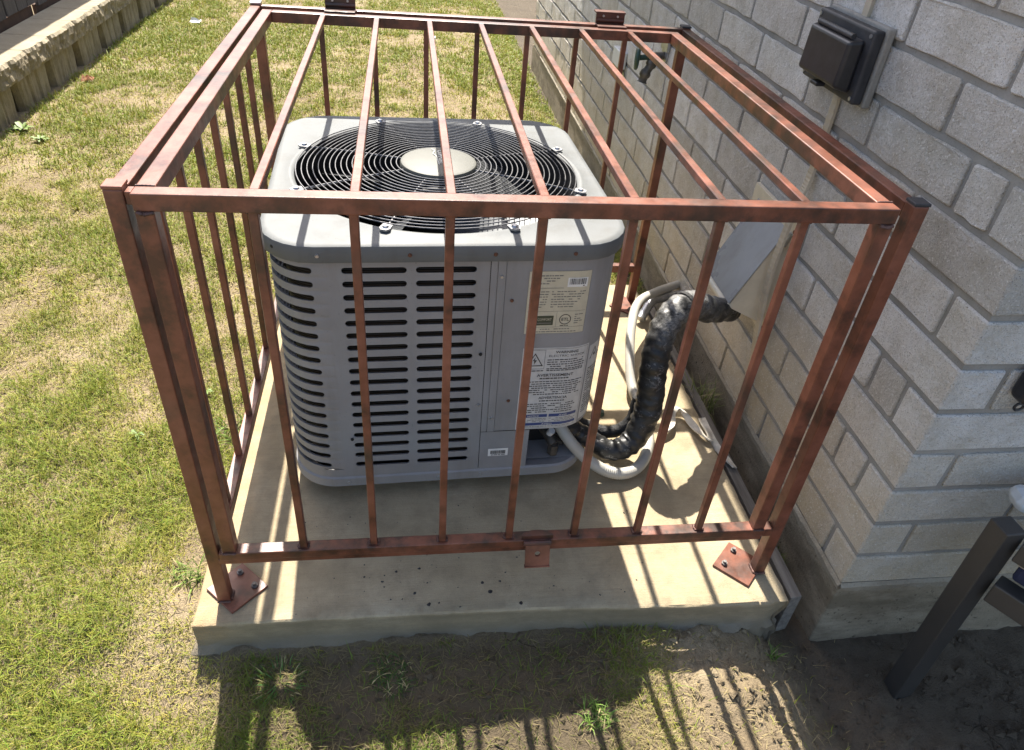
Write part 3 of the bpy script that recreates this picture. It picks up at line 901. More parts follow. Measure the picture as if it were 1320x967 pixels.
# --- wire guard
g = MB()
def dome(r): return 0.7065+0.010*(1-(r/HR)**2)
radii = [0.097+k*(HR-0.010-0.097)/18 for k in range(19)]
for r_ in radii:
    n_ = 56 if r_ < 0.2 else 72
    g.tube([(r_*math.cos(2*math.pi*k/n_), r_*math.sin(2*math.pi*k/n_), dome(r_)) for k in range(n_)], 0.00135, 6, closed=True)
for k in range(8):
    for d in (-0.055, 0.055) if False else (0.0,):
        a = 2*math.pi*k/8+math.pi/8+d
        g.tube([(r_*math.cos(a), r_*math.sin(a), dome(r_)-0.0035) for r_ in np.linspace(0.075, HR+0.004, 8)], 0.0023, 6)
guard = g.build('fan_guard', M['wire'], AC, smooth=True)
c = MB()
n_ = 48
pr = [(0.0, 0.7235), (0.080, 0.7225), (0.0865, 0.720), (0.0885, 0.7165), (0.0885, 0.705), (0.080, 0.702)]
vs = [(0, 0, pr[0][1])]
for r_, z in pr[1:]: vs += [(r_*math.cos(2*math.pi*k/n_), r_*math.sin(2*math.pi*k/n_), z) for k in range(n_)]
fs = [(0, 1+k, 1+(k+1) % n_) for k in range(n_)]
for l_ in range(len(pr)-2): fs += [(1+l_*n_+k, 1+(l_+1)*n_+k, 1+(l_+1)*n_+(k+1) % n_, 1+l_*n_+(k+1) % n_) for k in range(n_)]
c.add(vs, fs); hubc = c.build('guard_hub', M['hub'], AC, smooth=True)
for k in range(8):
    a = 2*math.pi*k/8+math.pi/8
    c = MB()
    d = Vector((math.cos(a), math.sin(a), 0)); t = Vector((-d.y, d.x, 0))
    ctr = d*(HR+0.004)
    pl = [ctr+d*u+t*w for u, w in ((-0.012, -0.010), (0.006, -0.011), (0.014, -0.006), (0.014, 0.006), (0.006, 0.011), (-0.012, 0.010))]
    n_ = 6
    c.add([(p_.x, p_.y, 0.7025) for p_ in pl]+[(p_.x, p_.y, 0.7065) for p_ in pl], [(i, (i+1) % 6, 6+(i+1) % 6, 6+i) for i in range(6)]+[tuple(range(6, 12))])
    cl = c.build('guard_clip', M['clip'], AC)
    c = MB(); c.disc((ctr.x+d.x*0.001, ctr.y+d.y*0.001, 0.7066), 0.0072, 0.004, 10, r2=0.005); c.build('screw', M['screw'], cl)
# --- cabinet screws
def wall_screw(s, z, mat, r=0.0045, off=0.0):
    c = MB()
    x, y = per(s, off); x2, y2 = per(s, off+0.003)
    nrm = Vector((x2-x, y2-y, 0)).normalized()
    t = Vector((-nrm.y, nrm.x, 0))
    vs = []
    for q, rr in ((0, r), (0.0028, r*0.75)):
        for k in range(8):
            a = 2*math.pi*k/8
            p_ = Vector((x, y, z))+nrm*q+t*(rr*math.cos(a))+Vector((0, 0, rr*math.sin(a)))
            vs.append(tuple(p_))
    c.add(vs, [(k, (k+1) % 8, 8+(k+1) % 8, 8+k) for k in range(8)]+[tuple(range(8, 16))])
    c.build('screw', mat, AC)
for s, z, k in ((-0.258, 0.678, 'screw'), (-0.084, 0.678, 'rusty_screw'), (0.083, 0.678, 'rusty_screw'), (0.245, 0.678, 'rusty_screw'), (-0.34, 0.682, 'ac_dark'), (0.40, 0.678, 'ac_dark')):
    wall_screw(s, z, M[k], off=0.013)
for s, z, k in ((0.100, 0.622, 'screw'), (0.100, 0.245, 'screw'), (0.125, 0.565, 'rusty_screw'), (0.137, 0.295, 'rusty_screw'), (0.066, 0.43, 'ac_dark'), (0.068, 0.285, 'screw'), (-0.02, 0.062, 'screw'), (0.083, 0.064, 'screw'), (-0.235, 0.062, 'screw'), (-0.22, 0.20, 'ac_dark')):
    wall_screw(s, z, M[k], 0.0042, 0.0032)
# --- labels: geometry bent round the corner
def text_mesh(txt, size, bold=False):
    cu = bpy.data.curves.new('txt', 'FONT'); cu.body = txt; cu.size = size; cu.align_x = 'LEFT'
    if bold: cu.offset = size*0.018
    cu.resolution_u = 2
    ob = bpy.data.objects.new('txt', cu); COL.objects.link(ob)
    bpy.context.view_layer.update()
    dg = bpy.context.evaluated_depsgraph_get()
    me = ob.evaluated_get(dg).to_mesh()
    vs = [tuple(v.co) for v in me.vertices]; fs = [tuple(p.vertices) for p in me.polygons]
    ob.evaluated_get(dg).to_mesh_clear()
    bpy.data.objects.remove(ob); bpy.data.curves.remove(cu)
    return vs, fs
class Label:
    def __init__(self, s0, z0, w, h, off):
        self.s0, self.z0, self.w, self.h, self.off = s0, z0, w, h, off
        self.mb = {}
    def m(self, ink): return self.mb.setdefault(ink, MB())
    def pt(self, u, v, o=0.0006):
        x, y = per(self.s0+u, self.off+o); return (x, y, self.z0+v)
    def rect(self, ink, u0, u1, v0, v1, o=0.0006):
        n = max(1, int((u1-u0)/0.012)); vs, fs = [], []
        for k in range(n+1):
            u = u0+(u1-u0)*k/n; vs += [self.pt(u, v0, o), self.pt(u, v1, o)]
        self.m(ink).add(vs, [(2*k, 2*k+2, 2*k+3, 2*k+1) for k in range(n)])
    def frame(self, ink, u0, u1, v0, v1, t=0.0007):
        self.rect(ink, u0, u1, v0, v0+t); self.rect(ink, u0, u1, v1-t, v1)
        self.rect(ink, u0, u0+t, v0+t, v1-t); self.rect(ink, u1-t, u1, v0+t, v1-t)
    def text(self, ink, txt, u, v, size, width=None, bold=False, o=0.0007):
        vs, fs = text_mesh(txt, size, bold)
        if not vs: return
        mx = max(q[0] for q in vs)
        k = width/mx if width else 1.0
        self.m(ink).add([self.pt(u+q[0]*k, v+q[1], o) for q in vs], fs)
    def micro(self, ink, u0, u1, v, h=0.0017, dens=0.8):
        u = u0
        while u < u1-0.003:
            L = random.uniform(0.003, 0.010)
            e = min(u+L, u1)
            if random.random() < dens: self.rect(ink, u, e, v, v+h)
            u = e+0.0016
    def bars(self, ink, u0, u1, v0, v1):
        u = u0
        while u < u1:
            w = random.choice((0.0008, 0.0012, 0.002)); self.rect(ink, u, min(u+w, u1), v0, v1, 0.0010); u += w+random.choice((0.0008, 0.0012))
    def poly(self, ink, pts, o=0.0007):
        self.m(ink).add([self.pt(u, v, o) for u, v in pts], [tuple(range(len(pts)))])
    def build(self, name, mat, label=None):
        c = MB(); solid_sheet_off = self.off
        n = max(1, int(self.w/0.012)); vs, fs = [], []
        for k in range(n+1):
            u = self.w*k/n; vs += [self.pt(u, 0, 0.0002), self.pt(u, self.h, 0.0002)]
        c.add(vs, [(2*k, 2*k+2, 2*k+3, 2*k+1) for k in range(n)])
        o = c.build(name, mat, AC)
        if label: o['label'] = label
        for ink, mb in self.mb.items(): mb.build('print', M[ink], o)['kind'] = 'stuff'
        return o
OFF = 0.0018
L1 = Label(0.157, 0.479, 0.133, 0.154, OFF)
L1.frame('ink_grey', 0.0, 0.133, 0.0, 0.154, 0.0006)
for k in range(4): L1.micro('ink_grey', 0.006+0.004*(k == 3), 0.080-0.012*k, 0.142-0.0062*k, 0.0024)
L1.rect('label_paper', 0.083, 0.126, 0.116, 0.138, 0.0008); L1.bars('ink', 0.087, 0.122, 0.122, 0.136); L1.micro('ink', 0.090, 0.120, 0.1175, 0.0022, 0.9)
L1.frame('ink_grey', 0.004, 0.076, 0.113, 0.1145, 0.0005)
for k in range(7): L1.micro('ink_grey', 0.005, 0.046-0.001*k, 0.104-0.0062*k, 0.0022, 0.85); L1.micro('ink_grey', 0.052, 0.126-0.004*k, 0.104-0.0062*k, 0.0022, 0.8)
L1.rect('ink_grey', 0.003, 0.130, 0.0565, 0.0572); L1.rect('ink_grey', 0.003, 0.130, 0.0165, 0.0172); L1.rect('ink_grey', 0.068, 0.0686, 0.0172, 0.0565)
L1.rect('ink_green', 0.008, 0.062, 0.022, 0.046, 0.0008); L1.rect('ink_grey', 0.012, 0.058, 0.0265, 0.0285, 0.0012); L1.text('label_tan', 'AIRE COMFORT', 0.012, 0.034, 0.009, 0.046, False, 0.0014)
for k in range(28):
    a, b_ = 2*math.pi*k/28, 2*math.pi*(k+1)/28
    L1.poly('ink', [(0.088+0.0130*math.cos(a), 0.036+0.0130*math.sin(a)), (0.088+0.0130*math.cos(b_), 0.036+0.0130*math.sin(b_)), (0.088+0.0112*math.cos(b_), 0.036+0.0112*math.sin(b_)), (0.088+0.0112*math.cos(a), 0.036+0.0112*math.sin(a))])
L1.text('ink', 'ETL', 0.0795, 0.0325, 0.0105, 0.017, True)
L1.micro('ink', 0.078, 0.098, 0.0192, 0.0022, 0.9)
for k in range(5): L1.micro('ink_grey', 0.108, 0.126, 0.047-0.0055*k, 0.002, 0.8)
L1.micro('ink_grey', 0.035, 0.10, 0.0105, 0.0022, 0.9); L1.micro('ink_grey', 0.02, 0.115, 0.004, 0.0022, 0.9)
L1.build('rating_label', M['label_tan'], 'tan rating label with barcode and round mark')
L2 = Label(0.160, 0.203, 0.155, 0.238, OFF)
L2.frame('ink_grey', 0.003, 0.152, 0.003, 0.235, 0.0008)
L2.frame('ink', 0.006, 0.052, 0.180, 0.232, 0.0007)
def warn_tri(L, cu, cv, w, h, bolt=True):
    A1, B1, C1 = (cu-w/2, cv), (cu+w/2, cv), (cu, cv+h); t = 0.0022
    g_ = lambda p_: (cu+(p_[0]-cu)*0.80, cv+h*0.36+(p_[1]-cv-h*0.36)*0.80)
    A2, B2, C2 = g_(A1), g_(B1), g_(C1)
    L.poly('ink', [A1, B1, B2, A2]); L.poly('ink', [B1, C1, C2, B2]); L.poly('ink', [C1, A1, A2, C2])
    if bolt:
        L.poly('ink', [(cu+0.002, cv+h*0.72), (cu-0.005, cv+h*0.40), (cu-0.001, cv+h*0.42)]); L.poly('ink', [(cu-0.001, cv+h*0.46), (cu+0.005, cv+h*0.48), (cu-0.001, cv+h*0.14)])
    else:
        L.poly('ink', [(cu-0.004, cv+h*0.18), (cu+0.004, cv+h*0.18), (cu+0.0035, cv+h*0.42), (cu-0.0035, cv+h*0.42)])
warn_tri(L2, 0.029, 0.188, 0.040, 0.036)
L2.text('ink', 'WARNING', 0.075, 0.222, 0.0095, 0.052, True)
L2.text('ink', 'ELECTRIC SHOCK', 0.060, 0.2125, 0.0080, 0.085)
for k in range(5): L2.micro('ink', 0.058, 0.148-0.006*random.random(), 0.203-0.0062*k, 0.0026, 0.9)
for k in range(1): L2.micro('ink', 0.007, 0.148, 0.1735, 0.0026, 0.9)
L2.text('ink', 'AVERTISSEMENT', 0.038, 0.158, 0.0105, 0.085, True)
L2.micro('ink', 0.045, 0.115, 0.1505, 0.0034, 0.9)
for k in range(7): L2.micro('ink', 0.007, 0.148-0.015*random.random(), 0.142-0.0062*k, 0.0026, 0.88)
L2.text('ink', 'ADVERTENCIA', 0.048, 0.092, 0.0100, 0.068, True)
L2.micro('ink', 0.050, 0.11, 0.0845, 0.0032, 0.9)
for k in range(5): L2.micro('ink', 0.007, 0.148-0.02*random.random(), 0.076-0.0062*k, 0.0026, 0.88)
L2.rect('ink_blue', 0.006, 0.074, 0.0365, 0.0455, 0.0008); L2.rect('ink_blue', 0.078, 0.147, 0.0365, 0.0455, 0.0008)
L2.text('label_white', 'NOTICE', 0.026, 0.0385, 0.007, 0.028, True, 0.0014); L2.text('label_white', 'AVIS', 0.102, 0.0385, 0.007, 0.02, True, 0.0014)
for k in range(3): L2.micro('ink_grey', 0.007, 0.072, 0.031-0.0045*k, 0.0018, 0.85); L2.micro('ink_grey', 0.079, 0.146, 0.031-0.0045*k, 0.0018, 0.85)
L2.rect('ink_blue', 0.006, 0.147, 0.0115, 0.0195, 0.0008); L2.text('label_white', 'AVISO', 0.062, 0.0132, 0.0065, 0.026, True, 0.0014)
L2.micro('ink_grey', 0.007, 0.146, 0.0065, 0.0018, 0.85)
L2.build('warning_label', M['label_white'], 'white warning label with shock triangle and blue bars')
L3 = Label(0.320, 0.212, 0.105, 0.218, OFF)
warn_tri(L3, 0.022, 0.178, 0.034, 0.030, False)
L3.text('ink', 'WARNING', 0.045, 0.205, 0.009, 0.045, True)
for k in range(28): L3.micro('ink', 0.005 if k > 6 else 0.044, 0.10-0.01*random.random(), 0.197-0.0066*k, 0.0026, 0.85)
L3.build('caution_label', M['label_white'], 'second white caution label bent round the corner')
L4 = Label(0.099, 0.120, 0.049, 0.024, 0.0012)
L4.bars('ink', 0.006, 0.043, 0.007, 0.018); L4.micro('ink', 0.008, 0.042, 0.0025, 0.0022, 0.9)
L4.build('barcode_sticker', M['label_paper'], 'small white barcode sticker low on the front')
# hub print: thin white swoosh and a line of small letters running across
c = MB()
c.tube(spline([(-0.012, 0.066, 0.7246), (-0.006, 0.055, 0.7246), (-0.010, 0.035, 0.7246), (-0.004, 0.02, 0.7246), (-0.001, -0.03, 0.7246)], 6), 0.0011, 4)
c.build('emblem', M['ink_white'], hubc)
c = MB()
vs, fs = text_mesh('COMFORT', 0.017, True)
mx = max(q[0] for q in vs); k_ = 0.085/mx
c.add([(0.001+q[1], 0.058-q[0]*k_, 0.7249) for q in vs], fs)
o = c.build('print', M['ink_white'], hubc); o['kind'] = 'stuff'
# --- service valve and cap in the recess
c = MB()
c.tube([(0.245, -0.265, 0.135), (0.262, -0.300, 0.125), (0.272, -0.325, 0.112)], 0.013, 10)
c.tube([(0.262, -0.300, 0.125), (0.285, -0.292, 0.145)], 0.010, 8)
c.disc((0.272, -0.325, 0.085), 0.014, 0.03, 6)
c.build('service_valve', M['brass'], AC, smooth=True)
c = MB(); c.tube([(0.262, -0.31, 0.138), (0.266, -0.316, 0.152)], 0.009, 10); c.build('valve_cap', M['white_plastic'], AC, smooth=True)
c = MB(); c.tube([(0.255, -0.27, 0.115), (0.30, -0.30, 0.095), (0.335, -0.28, 0.10)], 0.008, 8); c.build('copper_tube', M['brass'], AC, smooth=True)

# ------------------------------------------------------------------ security cage
CG = empty('security_cage', (0, 0, 0))
tag(CG, 'rust-red welded steel bar cage bolted over the air conditioner', 'cage')
T = 0.026; CW, CD, CH = 1.220, 1.229, 0.921
RB = 0.0018
def post(x, y, plate, cap_mat, lbl=None):
    c = MB(); c.box(x, x+T, y, y+T, 0.0065, CH)
    o = c.build('post', M['rust'], CG, bevel=RB)
    c = MB(); c.box(x-0.0008, x+T+0.0008, y-0.0008, y+T+0.0008, CH+0.0003, CH+0.0055); c.build('post_cap', cap_mat, o, bevel=0.0012)
    cx, cy = plate
    hd = 0.064
    c = MB(); k = [(cx-hd, cy), (cx, cy-hd), (cx+hd, cy), (cx, cy+hd)]
    c.hexa([(a, b_, 0.0006) for a, b_ in k], [(a, b_, 0.0065) for a, b_ in k])
    pl = c.build('foot_plate', M['rust'], CG, bevel=0.0012)
    for dx, dy in ((0.036, 0.0), (0.0, 0.036)):
        sx_ = 1 if x < 0.5 else -1; sy_ = 1 if y < 0.5 else -1
        c = MB(); c.disc((cx+dx*sx_, cy+dy*sy_, 0.0067), 0.0072, 0.005, 6); c.disc((cx+dx*sx_, cy+dy*sy_, 0.0117), 0.004, 0.006, 8)
        c.build('anchor_bolt', M['bolt'], pl)
    return o
post(0, 0, (0.033, 0.036), M['rust'])
post(CW-T, 0, (1.168, 0.030), M['dusty_black'])
post(0, CD-T, (0.036, 1.190), M['galv'])
post(CW-T, CD-T, (1.182, 1.175), M['dusty_black'])
ZR = 0.9185
def rail(x0, x1, y0, y1, z0, z1, name='rail', mat='rust', parent=CG):
    c = MB(); c.box(x0, x1, y0, y1, z0, z1); return c.build(name, M[mat], parent, bevel=RB)
rail(0.0006, T-0.0006, T, CD-T, ZR-T, ZR, 'side_rail')                       # left, top
rail(CW-T+0.0006, CW-0.0006, T, CD-T, ZR-T, ZR, 'side_rail')                 # right, top
rail(T, CW-T, CD-T+0.0006, CD-0.0006, ZR-T, ZR, 'back_rail')                 # back, top
rail(0.0006, T-0.0006, T, CD-T, 0.125, 0.125+T, 'side_rail')                 # left, low
rail(T, CW-T, CD-T+0.0006, CD-0.0006, 0.122, 0.122+T, 'back_rail')           # back, low
B = 0.0138
bar_v = MB(); bar_v.box(-B/2, B/2, -B/2, B/2, 0.0, ZR-T-0.125-T); bar_mesh = bar_v.mesh('bar', bevel=0.0012, seg=1); bar_mesh.materials.append(M['rust'])
for k in range(7):
    o = link('bar', bar_mesh, None, CG); o.location = (T/2, 0.155+0.1420*k, 0.125+T)
for k in range(7):
    o = link('bar', bar_mesh, None, CG); o.location = (0.178+0.1425*k, CD-T/2, 0.122+T+0.003)
# lid: top and front frame welded together, hinged at the back
LX0, LX1 = 0.0355, 1.1690
LF, LB = -0.005, 1.166                                    # front face, back end
lid = MB()
lid.box(LX0, LX1, LF, LF+T, ZR-T, ZR)                     # top front rail
lid.box(LX0, LX0+T, LF+T, LB, ZR-T-0.0004, ZR-0.0005)     # left
lid.box(LX1-T, LX1, LF+T, LB, ZR-T-0.0004, ZR-0.0005)     # right
lid.box(LX0+T, LX1-T, LB-T, LB, ZR-T-0.0002, ZR-0.0003)   # back
lid.box(LX0+0.0005, LX0+T, LF+0.0006, LF+T, 0.1665, ZR-T)  # front left stile
lid.box(LX1-T, LX1-0.0005, LF+0.0006, LF+T, 0.1665, ZR-T)  # front right stile
lid.box(LX0-0.008, LX1+0.004, LF-0.0005, LF+T, 0.146, 0.1665)   # bottom front rail
lid.box(LX0-0.012, LX1+0.002, LF+0.002, LF+T+0.001, 0.132, 0.1458)
LID = lid.build('lid_frame', M['rust'], CG, bevel=RB)
LID['label'] = 'hinged lid of welded top and front bar panels'
fb = MB(); fb.box(-B/2, B/2, -B/2, B/2, 0, ZR-T-0.1665); fbar = fb.mesh('bar', bevel=0.0012, seg=1); fbar.materials.append(M['rust'])
tb = MB(); tb.box(-B/2, B/2, 0, LB-LF-2*T, -B/2, B/2); tbm = tb.mesh('bar', bevel=0.0012, seg=1); tbm.materials.append(M['rust'])
for k in range(7):
    x = 0.1905+0.1385*k
    o = link('bar', fbar, None, LID); o.location = (x, LF+T/2, 0.1665)
    o = link('bar', tbm, None, LID); o.location = (x+0.002, LF+T, ZR-B/2-0.0008)
# weld beads at the joints
def bead(pts, r, parent):
    c = MB()
    P = spline(pts, 5)
    c.tube(P, lambda i, n: r*random.uniform(0.7, 1.25), 6)
    c.build('weld_bead', M['weld'], parent, smooth=True)
bead([(LX0+0.004, LF-0.0015, ZR-T-0.001), (LX0+0.014, LF-0.002, ZR-T-0.003), (LX0+T, LF-0.001, ZR-T-0.001)], 0.0028, LID)
bead([(LX1-0.004, LF-0.0015, ZR-T-0.001), (LX1-0.014, LF-0.002, ZR-T-0.004), (LX1-T, LF-0.001, ZR-T-0.002)], 0.0034, LID)
bead([(LX0+0.001, LF+T+0.0005, ZR+0.0003), (LX0+0.013, LF+T+0.001, ZR+0.0005), (LX0+T, LF+T, ZR+0.0003)], 0.0016, LID)
bead([(LX1-0.001, LF+T+0.0005, ZR+0.0003), (LX1-0.013, LF+T+0.001, ZR+0.0005), (LX1-T, LF+T, ZR+0.0003)], 0.0016, LID)
bead([(LX1-T, LF-0.0015, 0.167), (LX1-0.013, LF-0.0022, 0.168), (LX1-0.002, LF-0.0012, 0.167)], 0.0026, LID)
bead([(LX0+0.001, LF-0.0012, 0.167), (LX0+0.013, LF-0.0022, 0.168), (LX0+T, LF-0.0015, 0.167)], 0.0026, LID)
bead([(CW-T-0.001, 0.002, 0.139), (CW-T-0.002, 0.010, 0.138), (CW-T-0.001, 0.022, 0.139)], 0.0035, CG)
bead([(T+0.001, 0.004, 0.0075), (T+0.0015, 0.013, 0.008), (T+0.001, T, 0.0075), (0.013, T+0.001, 0.008)], 0.003, CG)
bead([(0.0, -0.001, 0.0075), (0.013, -0.0018, 0.008), (T, -0.001, 0.0075)], 0.003, CG)
bead([(CW-T, -0.001, 0.0075), (CW-0.013, -0.0018, 0.008), (CW, -0.001, 0.0075)], 0.003, CG)
bead([(CW-T-0.001, 0.0, 0.0075), (CW-T-0.002, 0.013, 0.008), (CW-T-0.001, T, 0.0075)], 0.003, CG)
wb = MB()
for k in range(7):
    x = 0.1905+0.1385*k
    for sgn in (-1, 1):
        wb.tube(spline([(x+sgn*(B/2+0.001), LF+0.006, 0.1675), (x+sgn*(B/2+0.003), LF+T/2, 0.168), (x+sgn*(B/2+0.001), LF+0.021, 0.1675)], 4), lambda i, n: 0.0026*random.uniform(0.7, 1.3), 6)
        wb.tube(spline([(x+sgn*(B/2+0.001), LF+0.006, ZR-T-0.001), (x+sgn*(B/2+0.003), LF+T/2, ZR-T-0.0015), (x+sgn*(B/2+0.001), LF+0.021, ZR-T-0.001)], 4), lambda i, n: 0.0026*random.uniform(0.7, 1.3), 6)
o = wb.build('weld_bead', M['weld'], LID, smooth=True); o['kind'] = 'stuff'
# spacer tabs between post and lid
c = MB(); c.box(T, LX0-0.0004, 0.003, 0.022, ZR-0.020, ZR-0.001); c.build('stop_tab', M['rust'], CG, bevel=0.001)
c = MB(); c.box(LX1+0.0045, CW-T, 0.000, 0.024, 0.138, 0.1605); c.build('stop_tab', M['rust'], CG, bevel=0.001)
# hinges
for hx, w in ((0.194, 0.080), (0.936, 0.082)):
    c = MB()
    c.box(hx, hx+w, 1.160, 1.201, ZR+0.0005, ZR+0.005)
    c.box(hx, hx+w, 1.199, 1.2035, ZR+0.0005, ZR+0.030)
    c.box(hx-0.002, hx+w+0.002, 1.199, 1.228, ZR+0.030, ZR+0.0345)
    hg = c.build('hinge', M['rust_dark'], CG, bevel=0.0008)
    c = MB(); c.tube([(hx+0.001, 1.200, ZR+0.013), (hx+w-0.001, 1.200, ZR+0.013)], 0.0065, 10); c.build('hinge_pin', M['rust_dark'], hg, smooth=True)
    for q in (0.25, 0.75):
        c = MB(); c.disc((hx+w*q, 1.1988, ZR+0.024), 0.0032, -0.003, 8, axis='Y'); c.build('hinge_screw', M['screw'], hg)
# padlock hasp on the lower front rail
c = MB()
hx0, hx1, hz = 0.640, 0.690, 0.1672
n_ = 16
vs, fs = [], []
arch = [((hx0+hx1)/2+0.034*math.cos(math.pi*k/10), 0.010+0.016*math.sin(math.pi*k/10)) for k in range(11)]
top_ = [(x, y-0.014, hz+0.0125) for x, y in arch]; bot_ = [(x, y-0.014, hz+0.0004) for x, y in arch]
c.add(top_+bot_, [tuple(range(11)), tuple(range(21, 10, -1))]+[(k, k+1, 12+k, 11+k) for k in range(10)]+[(10, 0, 11, 21)])
hs = c.build('hasp_bracket', M['rust_dark'], LID, bevel=0.001)
c = MB()
hcx, hcz, hr_ = 0.666, 0.140, 0.0062
yf, yb = -0.0245, -0.0195
# tilted tongue with a round hole
ox = [(0.0, 0.0)]
def tongue(yf):
    out = [(-0.026, 0.045), (-0.026, -0.030), (0.026, -0.030), (0.026, 0.045)]
    return out
K = 16
outl = []
for k in range(K):
    a = 2*math.pi*k/K+math.pi/4
    d = (math.cos(a), math.sin(a)); s_ = max(abs(d[0])/0.026, (d[1]/0.026 if d[1] > 0 else -d[1]/0.028))
    outl.append((d[0]/s_, d[1]/s_))
hole = [(hr_*math.cos(2*math.pi*k/K+math.pi/4), hr_*math.sin(2*math.pi*k/K+math.pi/4)) for k in range(K)]
def tp(u, v, d):
    tilt = -0.008-0.018*((0.026-v)/0.055)
    return (hcx+u, tilt+d-0.004, hcz+v)
vs = [tp(u, v, 0) for u, v in outl]+[tp(u, v, 0) for u, v in hole]+[tp(u, v, 0.005) for u, v in outl]+[tp(u, v, 0.005) for u, v in hole]
fs = []
for k in range(K):
    k2 = (k+1) % K
    fs += [(k, k2, K+k2, K+k), (2*K+k, 3*K+k, 3*K+k2, 2*K+k2), (k, 2*K+k, 2*K+k2, k2), (K+k, K+k2, 3*K+k2, 3*K+k)]
c.add(vs, fs)
lipv = [tp(u, v, d) for u, v, d in ((-0.027, -0.030, -0.002), (0.027, -0.030, -0.002), (0.027, -0.030, 0.006), (-0.027, -0.030, 0.006), (-0.027, -0.0275, -0.002), (0.027, -0.0275, -0.002), (0.027, -0.0275, 0.006), (-0.027, -0.0275, 0.006))]
c.build('hasp_tongue', M['rust'], LID)
c = MB(); c.add(lipv, [(0, 1, 2, 3), (7, 6, 5, 4), (0, 4, 5, 1), (1, 5, 6, 2), (2, 6, 7, 3), (3, 7, 4, 0)]); c.build('hasp_lip', M['rust'], LID)
c = MB(); c.tube([(hx0-0.004, -0.010, hz-0.004), (hx1+0.004, -0.010, hz-0.004)], 0.0055, 8); c.build('hasp_pin', M['rust_dark'], LID, smooth=True)

# ------------------------------------------------------------------ pipes and cables
P = spline([(0.79, 0.40, 0.13), (0.86, 0.40, 0.085), (0.93, 0.375, 0.055), (0.99, 0.39, 0.075), (1.022, 0.415, 0.16), (1.022, 0.44, 0.26), (1.030, 0.465, 0.34), (1.065, 0.505, 0.395), (1.125, 0.548, 0.400), (1.205, 0.60, 0.352), (1.305, 0.66, 0.312)], 14)
c = MB()
rr = random.Random(3)
tab = {}
def wrinkle(r, i, k):
    key = (i, k)
    if key not in tab: tab[key] = r*(1+0.05*math.sin(i*1.15+1.8*math.sin(k*0.31+i*0.15))+rr.uniform(-0.04, 0.04))
    return tab[key]
c.tube(P, lambda i, n: 0.026+0.010*float(sst(0.12, 0.42, i/n))-0.004*float(sst(0.88, 1.0, i/n)), 20, rfun=wrinkle)
pipe = c.build('insulated_pipe', M['tape'], smooth=True)
tag(pipe, 'thick wrinkled black taped refrigerant pipe arching from unit to wall hood', 'pipe')
c = MB(); 
P2 = spline([(0.80, 0.46, 0.12), (0.87, 0.455, 0.075), (0.94, 0.44, 0.06), (0.99, 0.435, 0.10), (1.005, 0.45, 0.17)], 8)
c.tube(P2, 0.017, 12, rfun=lambda r, i, k: r*(1+0.05*math.sin(i*2.1+k)))
c.build('foam_sleeve', M['foam'], pipe, smooth=True)
c = MB(); ip = P[int(len(P)*0.80)]; i0 = int(len(P)*0.76)
c.tube(P[i0-1:i0+2], 0.0385, 16, caps=False); c.build('tape_band', M['foam'], pipe, smooth=True)
CP = spline([(0.762, 0.385, 0.175), (0.80, 0.350, 0.125), (0.845, 0.335, 0.075), (0.90, 0.318, 0.040), (0.955, 0.315, 0.027), (1.005, 0.343, 0.026), (1.042, 0.40, 0.030), (1.066, 0.48, 0.030), (1.070, 0.56, 0.028), (1.062, 0.66, 0.045), (1.072, 0.75, 0.085), (1.098, 0.86, 0.125), (1.15, 0.98, 0.135), (1.25, 1.10, 0.105), (1.385, 1.225, 0.065)], 20)
c = MB(); c.tube(CP, lambda i, n: 0.0148+(0.0011 if (i % 2 == 0 and i < n*0.45) else 0), 12)
tag(c.build('flexible_conduit', M['conduit'], smooth=True), 'pale grey flexible conduit looping over the slab from unit to wall', 'conduit')
c = MB(); c.tube(spline([(1.20, 1.06, 0.02), (1.235, 1.10, 0.05), (1.27, 1.13, 0.06), (1.385, 1.16, 0.06)], 6), 0.017, 10)
tag(c.build('drain_pipe', M['galv'], smooth=True), 'short grey metal pipe elbow by the back foot of the cage', 'pipe')
# loose strap lying on the slab edge
def ribbon(pts, w, th=0.0018, tilt=0.6, n=8):
    Q = spline(pts, n); c = MB()
    vs, fs = [], []
    for i, p_ in enumerate(Q):
        t = (Q[min(i+1, len(Q)-1)]-Q[max(i-1, 0)]).normalized()
        sd = t.cross(Vector((0, 0, 1)))
        if sd.length < 1e-3: sd = Vector((1, 0, 0))
        sd.normalize()
        a = tilt*math.sin(i*0.33)
        d = sd*math.cos(a)+Vector((0, 0, 1))*math.sin(a)
        nn = t.cross(d).normalized()*th
        for q in (p_-d*w/2-nn, p_+d*w/2-nn, p_+d*w/2+nn, p_-d*w/2+nn): vs.append(q)
    for i in range(len(Q)-1):
        for k in range(4): fs.append((4*i+k, 4*i+(k+1) % 4, 4*i+4+(k+1) % 4, 4*i+4+k))
    c.add(vs, fs); return c
c = ribbon([(1.10, 0.47, 0.016), (1.14, 0.50, 0.022), (1.165, 0.56, 0.03), (1.19, 0.565, 0.028), (1.205, 0.52, 0.020), (1.222, 0.47, 0.018), (1.242, 0.45, 0.016), (1.248, 0.49, 0.014), (1.250, 0.54, 0.012), (1.262, 0.44, -0.004), (1.29, 0.36, -0.012)], 0.020)
tag(c.build('loose_strap', M['cloth'], smooth=True), 'grimy white strap crumpled on the slab edge near the wall', 'strap')
c = MB(); c.disc((0.955, 0.585, 0.0008), 0.013, 0.012, 12, r2=0.010)
tag(c.build('bottle_cap', M['green_handle'], smooth=True), 'small round cap lying on the slab behind the pipe', 'cap')

